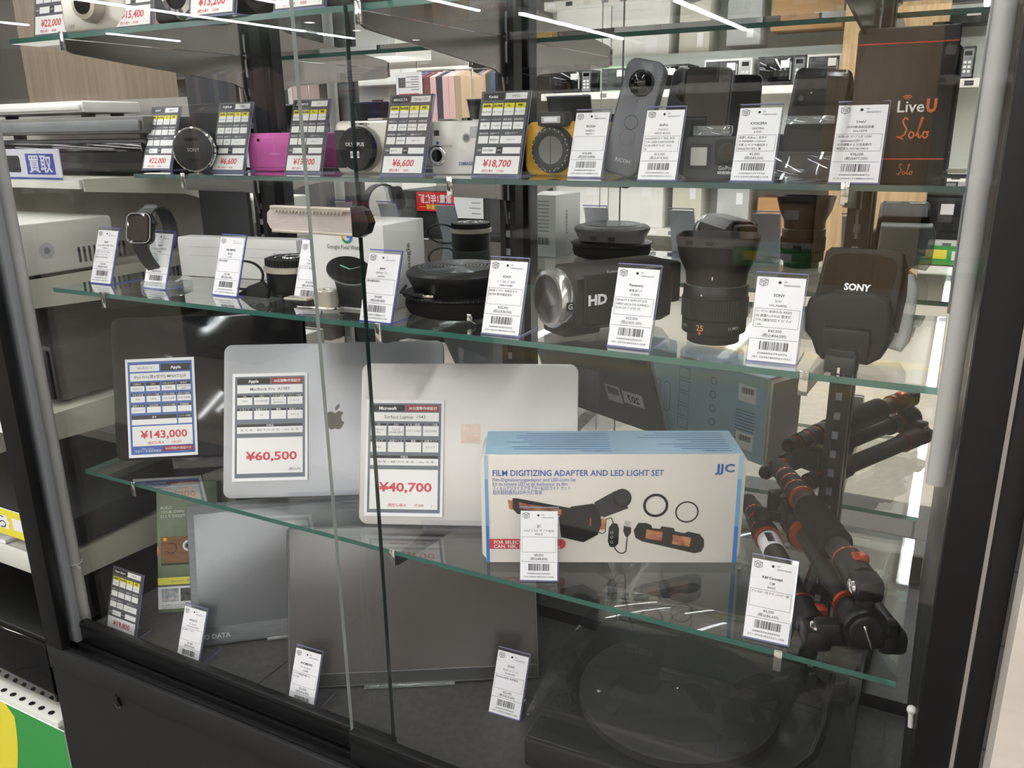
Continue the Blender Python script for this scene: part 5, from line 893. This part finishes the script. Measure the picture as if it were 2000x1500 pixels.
m.text(UD, 'Product Highlights', .012, bd - .008, .003, JBLUE, al='l', bold=.02); m.text(UD, 'Compatible Lenses', .145, bd - .008, .003, JBLUE, al='l', bold=.02)
for i in range(8): m.rect(UD, .012, bd - .016 - i * .007, .012 + rn.uniform(.04, .1), bd - .0148 - i * .007, JBLUE, .0003); m.rect(UD, .145, bd - .016 - i * .007, .145 + rn.uniform(.09, .125), bd - .0148 - i * .007, JBLUE, .0003)
B_ = face((bw, bd + .0003, 0), (-1, 0, 0), (0, 0, 1)); m.rect(B_, .001, .001, bw - .001, bh - .001, mat('print_back_blue', '#a8c6d3', .5))
for i in range(5): m.frame(B_, .13 + .018, .015 + i * .021, .13 + .04, .032 + i * .021, .0006, INKG, .0006); m.ring(B_, .1, .02 + i * .022, .005, .0058, INKG, .0006, 18)
for i in range(3): m.poly(B_, rrect(.013, .05, .006, .195 + i * .022, .06), INKG, .0005); m.poly(B_, rrect(.0118, .0488, .0055, .195 + i * .022, .06), mat('print_back_blue', '#a8c6d3', .5), .0007)
for i in range(10): m.rect(B_, .02, .03 + i * .005, .055, .0312 + i * .005, JBLUE, .0006)
for zz in (.016, .09):
    m.rect(B_, .02, zz, .052, zz + .026, PAPER, .0007)
    for q in range(14): m.rect(B_, .024 + q * .0016, zz + .013, .0246 + q * .0016 + (q % 3) * .0003, zz + .022, INK, .001)
R_ = face((bw + .0003, 0, 0), (0, 1, 0), (0, 0, 1))
for i in range(4): m.rect(R_, .03 + i * .005, .03, .0315 + i * .005, .075, JBLUE)
m.build('printing', t)
m = MB(); m.prism([(.0, .004), (.0, bh * .98), (-.004, bh * .93), (-.0045, .01)], .002, bd - .004, BOXW, .0005); m.prism([(bw, .004), (bw, bh * .98), (bw + .0045, bh * .95), (bw + .003, .01)], .002, bd - .004, BOXW, .0005); m.build('end_flap', t)
# folded tripod lying on the shelf
t = thing('folded_tripod', 'folded black tripod with orange rings lying on the lowest shelf', 'tripod', (-.033, .741, ZD + .0385), radians(25))
def leg(lx, lz, fx, fz, foam, lab=False, bolt='x'):
    g = MB(); p = lambda y, k=0.: (lx + (fx - lx) * y / .3, y, lz + (fz - lz) * y / .3)
    g.cyl(p(.012), p(.052), .0145, BLACK, .0142); g.cyl(p(.052), p(.054), .0146, ORANGE); g.cyl(p(.054), p(.2), .0122, CARBON, .0122); L_ = g.build('leg', t)
    if foam: q = MB(); q.cyl(p(.082), p(.087), .014, FOAM, .0175); q.cyl(p(.087), p(.172), .0175, FOAM); q.cyl(p(.172), p(.178), .0175, FOAM, .014); q.build('foam_grip', L_)
    if lab:
        q = MB(); q.cyl(p(.165), p(.196), .0126, PAPER)
        for k in range(12): q.box(Vector(p(.17 + k * .0018)) + Vector((-.003, 0, .0125)), (.008, .0009, .0008), INK)
        q.build('sticker', L_)
    q = MB(); y = .2
    for i in range(4):
        r = .0152 - i * .0012; q.cyl(p(y), p(y + .003), r, ORANGE); q.cyl(p(y + .003), p(y + .019), r + .0004, BLACKM, n=12); y += .0195
        q.cyl(p(y), p(y + .003), r - .0016, ORANGE); y += .0032
    q.cyl(p(y), p(y + .016), .009, BLACKM, .0098); q.cyl(p(y + .016), p(y + .021), .0098, RUBBER, .007); q.build('twist_locks', L_)
    q = MB(); q.box((lx, .004, lz), (.026, .03, .023), BLACK, .006); q.box((lx * .55, -.002, lz * .55), (.012 + abs(lx) * .8, .016, .012 + abs(lz) * .8), BLACK, .004); q.build('hinge', L_)
    q = MB(); T = Matrix.Translation((lx - .013, .002, lz)) @ Matrix.Rotation(-pi / 2, 4, 'Y') if bolt == 'x' else Matrix.Translation((lx, -.001, lz + .0115)); q.lathe([(.0078, 0), (.0075, .0025), (.0045, .004), (.001, .0042)], CHROME, T, n=20); q.build('hinge_bolt', L_)
    q = MB(); q.box(Vector(p(.034)) + Vector((.004 if bolt == 'x' else (.011 if lx < 0 else -.009), 0, .011 if bolt == 'x' else .006)), (.015, .014, .012), ORANGE, .003); q.build('angle_tab', L_)
leg(.003, .036, .0, .03, True); leg(-.038, -.016, -.033, -.02, False, True, 'z'); leg(.03, -.018, .022, -.021, False, False, 'z')
m = MB(); m.lathe([(.0165, -.02), (.0195, -.016), (.0195, .004), (.0215, .006), (.0215, .012), (.0195, .015)], BLACK, YAX); m.lathe([(.015, .015), (.0135, .017), (.001, .017)], BLACKM, YAX); m.build('hub', t)
m = MB(); m.b2((-.002, -.022, -.016), (.002, -.0165, .01), CHROME, .0015, Matrix.Rotation(radians(-22), 4, 'Y')); m.build('weight_hook', t)
m = MB(); m.cyl((0, .02, 0), (0, .175, 0), .0115, CARBON); m.cyl((0, .028, 0), (0, .032, 0), .0155, ORANGE); m.cyl((0, .032, 0), (0, .05, 0), .015, BLACK); m.build('center_column', t)
m = MB(); m.cyl((0, .172, 0), (0, .178, 0), .018, ORANGE); m.cyl((0, .178, 0), (0, .2, 0), .0205, BLACK, .017); m.lathe([(.017, 0), (.019, .004), (.019, .03), (.015, .036)], BLACKM, Matrix.Translation((0, .2, 0)) @ Matrix.Rotation(-pi / 2, 4, 'X')); m.ball((0, .238, 0), .0135, DGREY); m.build('ball_head', t)
m = MB(); m.cyl((-.015, .215, .0), (-.034, .215, .004), .006, BLACK); m.cyl((-.034, .215, .004), (-.046, .215, .006), .0095, BLACKM, n=12); m.cyl((-.01, .215, .015), (-.016, .215, .03), .005, BLACK); m.build('clamp_knob', t)
m = MB(); m.box((0, .255, 0), (.045, .012, .036), BLACK, .003); m.box((0, .263, .0), (.04, .006, .03), BLACKM, .002); m.lathe([(.006, 0), (.006, .002), (.001, .002)], mat('level_green', '#a5d23c', .3), Matrix.Translation((.012, .245, .0165)), n=18); m.build('plate_clamp', t)
# ------------------------------------------------------------------ goods on the deck
Tb = lap((P(310, 1199, ZK).x, P(310, 1199, ZK).y, ZK + .001), 33, 20); t = thing('camera_kit_box', 'sage green camera kit box standing on the deck', 'box'); t.matrix_world = Tb; bw, bh = .098, .212
m = MB(); m.b2((0, 0, 0), (bw, .03, bh), GREENBOX, .001); m.build('carton', t)
m = MB(); F = front(0, -.0003, 0); cw = mat('print_cream', '#e8e6da', .5)
m.text(F, 'BUILD', .007, bh * .81, .0047, cw, al='l'); m.text(F, 'YOUR OWN', .007, bh * .777, .0047, cw, al='l'); m.text(F, 'D.I.Y DIGITAL CAMERA', .007, bh * .744, .0047, cw, al='l', fit=.084); m.text(F, 'Build • Photograph • Share', .007, bh * .72, .0025, HAIR, al='l')
for (x0, y0, q) in ((.045, bh * .95, .03),): m.line(F, [(x0 - .01, y0), (x0 + .012, y0 + .002)], .0009, ORANGEP); m.line(F, [(x0 + .002, y0), (x0 - .003, y0 - .018)], .0009, ORANGEP); m.text(F, 'eak', x0 + .004, y0 - .01, .011, ORANGEP, al='l', shear=.3)
m.rect(F, .006, bh * .38, bw - .006, bh * .585, WOOD, .0004); m.rect(F, .006, bh * .365, bw - .006, bh * .38, DBROWN, .0004); m.ring(F, .023, bh * .495, .0075, .0088, INK, .0008, 24, -2.6, 2.0); m.disc(F, .05, bh * .51, .0088, PAPER, .0008); m.disc(F, .05, bh * .51, .006, MGREY, .001); m.disc(F, .05, bh * .51, .0035, INK, .0012); m.rect(F, .05, bh * .556, .066, bh * .577, CHAR, .0008)
m.disc(F, .013, bh * .565, .003, GYEL, .0008); m.rect(F, .0, bh * .215, bw, bh * .27, PYEL, .0004); m.text(F, 'Open Source · 18MP · Color Filter', bw / 2, bh * .243, .0028, INKG, maxw=bw * .9, off=.0007); m.rect(F, 0, bh * .03, bw, bh * .2, PAPER, .0004)
for i, c_ in enumerate((SBLUE, MGREY, WOOD)): m.rect(F, .006 + i * .03, bh * .085, .033 + i * .03, bh * .185, mat('photo_%d' % i, ('#7d8fa8', '#6b6b69', '#8b7550')[i], .5, noise=(120, ('#d7d3cc', '#3b3b3b', '#4d4030')[i], (1, 1, 1))), .0007)
m.text(F, 'In addition to its simplicity', .006, bh * .06, .003, INKG, al='l', off=.0007); m.text(F, 'share your creative ideas', .006, bh * .042, .003, INKG, al='l', off=.0007); m.poly(F, [(0, bh * .44), (.005, bh * .48), (0, bh * .52)], ORANGEP, .0008)
m.build('printing', t)
def portable(lab, T, w, h, frame_m, scr, chin, brand):
    t = thing('portable_monitor', lab, 'monitor'); t.matrix_world = T
    m = MB(); m.prism(rrect(w, h, .007, w / 2, h / 2), 0, .008, frame_m, .0012); b = m.build('housing', t)
    m = MB(); m.rect(front(0, -.0003, 0), .011 if brand else .004, chin, w - (.011 if brand else .004), h - (.016 if brand else .004), scr); m.build('screen', t)
    m = MB(); F = front(0, -.0003, 0)
    if brand: m.text(F, brand, .012, chin * .5, .0072, LGREY, al='l', bold=.02); m.ring(F, .006, h * .82, .0012, .0016, MGREY)
    else: m.rect(F, .004, chin - .0012, w - .004, chin, MGREY); m.frame(F, .002, .002, w - .002, h - .002, .0006, MGREY)
    m.build('bezel_marks', b)
    m = MB(); m.b2((w * .3, .02, -.002), (w * .75, .10, .001), CLEARTHICK) if False else m.b2((w * .3, -.006, -.0028), (w * .66, -.001, .0025), CLEARTHICK, .0008); m.build('support_lip', t)
q = P(378, 1270, ZK); portable('portable monitor with brushed grey frame and wide lower border', lap((q.x, q.y, ZK + .004), 40, 24), .362, .216, mat('brushed_dark', '#6d6f71', .35, .5, noise=(30, '#5c5e60', (1, 1, 30))), mat('screen_dark', '#55585c', .14, spec=.6), .027, 'I·O DATA')
q = P(563, 1352, ZK); portable('portable monitor with thin dark frame in the middle of the deck', lap((q.x, q.y, ZK + .004), 31, 22), .355, .226, mat('slate_frame', '#4a4a4a', .35, .3), mat('screen_matte', '#4c4846', .16, spec=.6), .02, '')
# record player under a clear lid
c = P(1330, 1440, ZK); t = thing('record_player', 'black record player with clear lid on the deck', 'record player', (-.21, .89, ZK + .0003), radians(2)); w_, d_ = .36, .29
m = MB(); m.b2((-w_ / 2, -d_ / 2, .01), (w_ / 2, d_ / 2, .05), mat('plinth_black', '#2f2e2d', .45), .004); m.build('plinth', t)
for x in (-1, 1):
    for y in (-1, 1): m = MB(); m.cyl((x * .15, y * .11, 0), (x * .15, y * .11, .0105), .018, RUBBER); m.build('foot', t)
m = MB(); m.lathe([(.125, .051), (.125, .062), (.122, .064), (.001, .064)], mat('platter', '#363534', .6), Matrix.Translation((-.03, 0, 0)), n=64); m.lathe([(.003, .064), (.003, .07), (.002, .071)], CHROME, Matrix.Translation((-.03, 0, 0)), n=16); m.build('platter', t)
m = MB(); m.lathe([(.03, .05), (.03, .058), (.02, .062), (.02, .075)], BLACK, Matrix.Translation((.145, .1, 0))); m.tube([(.145, .1, .073), (.147, .0, .074), (.14, -.06, .073), (.118, -.1, .07)], .005, BLACK); m.box((.113, -.108, .068), (.016, .028, .012), BLACK, .003, Matrix.Translation((0, 0, 0))); m.build('tonearm', t)
m = MB(); m.b2((-w_ / 2, -d_ / 2, .052), (w_ / 2, d_ / 2, .105), thin_glass('smoked_lid', (.93, .94, .93), refl=1.0), .005); m.build('clear_lid', t)
m = MB(); c0 = P(1130, 1330, ZK + .02); pts = [P(x, y, ZK + h) for x, y, h in ((1165, 1290, .03), (1130, 1325, .012), (1115, 1360, .004), (1122, 1410, .0035), (1145, 1450, .0035), (1175, 1480, .0035), (1215, 1510, .0035))]
m.tube(pts, .0026, LGREY, 8); tag(m.build('cable'), 'pale cable curling over the deck beside the record player', 'cable')
# ------------------------------------------------------------------ cameras on the top shelf
def top_cam(name, lab, px, py, dy, w, h, d, body, lensc, rz, r=.006, lr=.02, lz=.5, mark=''):
    p = P(px, py, ZA); t = thing(name, lab, 'camera', (p.x, p.y + dy, ZA + .0003), radians(rz)); m = MB(); slab(m, w, h, d, r, body, .003); m.build('body', t)
    m = MB(); m.lathe([(lr, 0), (lr, .006), (lr * .9, .009), (lr * .85, .014), (lr * .6, .015), (lr * .55, .012), (.001, .012)], lensc, alongY(0, 0, h * lz), mats=[lensc, lensc, lensc, lensc, BLACK, LENSG]); m.build('lens', t)
    m = MB(); m.text(front(0, -.0003, 0), mark, -w * .4, h * .12, .004, INKG, al='l'); m.disc(front(0, -.0003, 0), w * .32, h * .82, .004, LGREY); m.build('lettering', t)
    m = MB(); m.box((w * .25, d * .5, h + .001), (.012, .007, .003), CHROME, .001); m.build('shutter_button', t)
top_cam('compact_camera', 'pale silver compact camera on the top shelf', 172, 60, .01, .095, .058, .024, SILVER, SATIN, 10, mark='IXY')
top_cam('compact_camera', 'silver compact camera with round chrome lens on the top shelf', 350, 41, .012, .09, .056, .024, BLACK, CHROME, 8, lr=.024, lz=.45)
top_cam('compact_camera', 'black compact camera with ribbed lens on the top shelf', 505, 28, .012, .09, .056, .026, BLACK, BLACK, 4, lr=.022, lz=.42)
top_cam('compact_camera', 'black compact camera above the shelf bracket', 668, 12, .012, .1, .06, .026, CHAR, CHROME, 2, lr=.02, mark='PowerShot')
top_cam('compact_camera', 'yellow compact camera seen through the top shelf', 880, 52, .0, .055, .058, .024, YELLOW, BLACK, 0, lr=.015)
top_cam('compact_camera', 'silver compact camera with chrome lens seen through the top shelf', 1092, 28, .0, .09, .058, .024, PEARL, CHROME, 0, lr=.021, lz=.38)
for x, y, w_, h_, d_, rz, lb in ((-.68, .9, .1, .11, .07, 8, 'white camera carton at the back of the top shelf'), (-.31, .952, .12, .12, .045, -3, 'white lens carton behind the top shelf price tags'), (-.9, .93, .07, .09, .06, 10, 'small white carton on the top shelf near its outer end')):
    t = thing('camera_carton', lb, 'box', (x, y, ZA + .0003), radians(rz)); m = MB(); m.b2((-w_ / 2, 0, 0), (w_ / 2, d_, h_), WHITE, .001); m.build('carton', t)
    m = MB(); B_ = face((w_ / 2, d_ + .0003, 0), (-1, 0, 0), (0, 0, 1)); U_ = face((-w_ / 2, d_, -.0001), (1, 0, 0), (0, -1, 0)); m.rect(B_, .01, .008, .06, .028, PAPER); m.text(B_, '00A00', .025, .018, .007, INK)
    for k in range(12): m.rect(B_, .04 + k * .0016, .012, .0408 + k * .0016, .024, INK, .0005)
    m.build('label_slip', t)
bpy.data.scenes.remove(_tmp); bpy.data.objects.remove(_to)
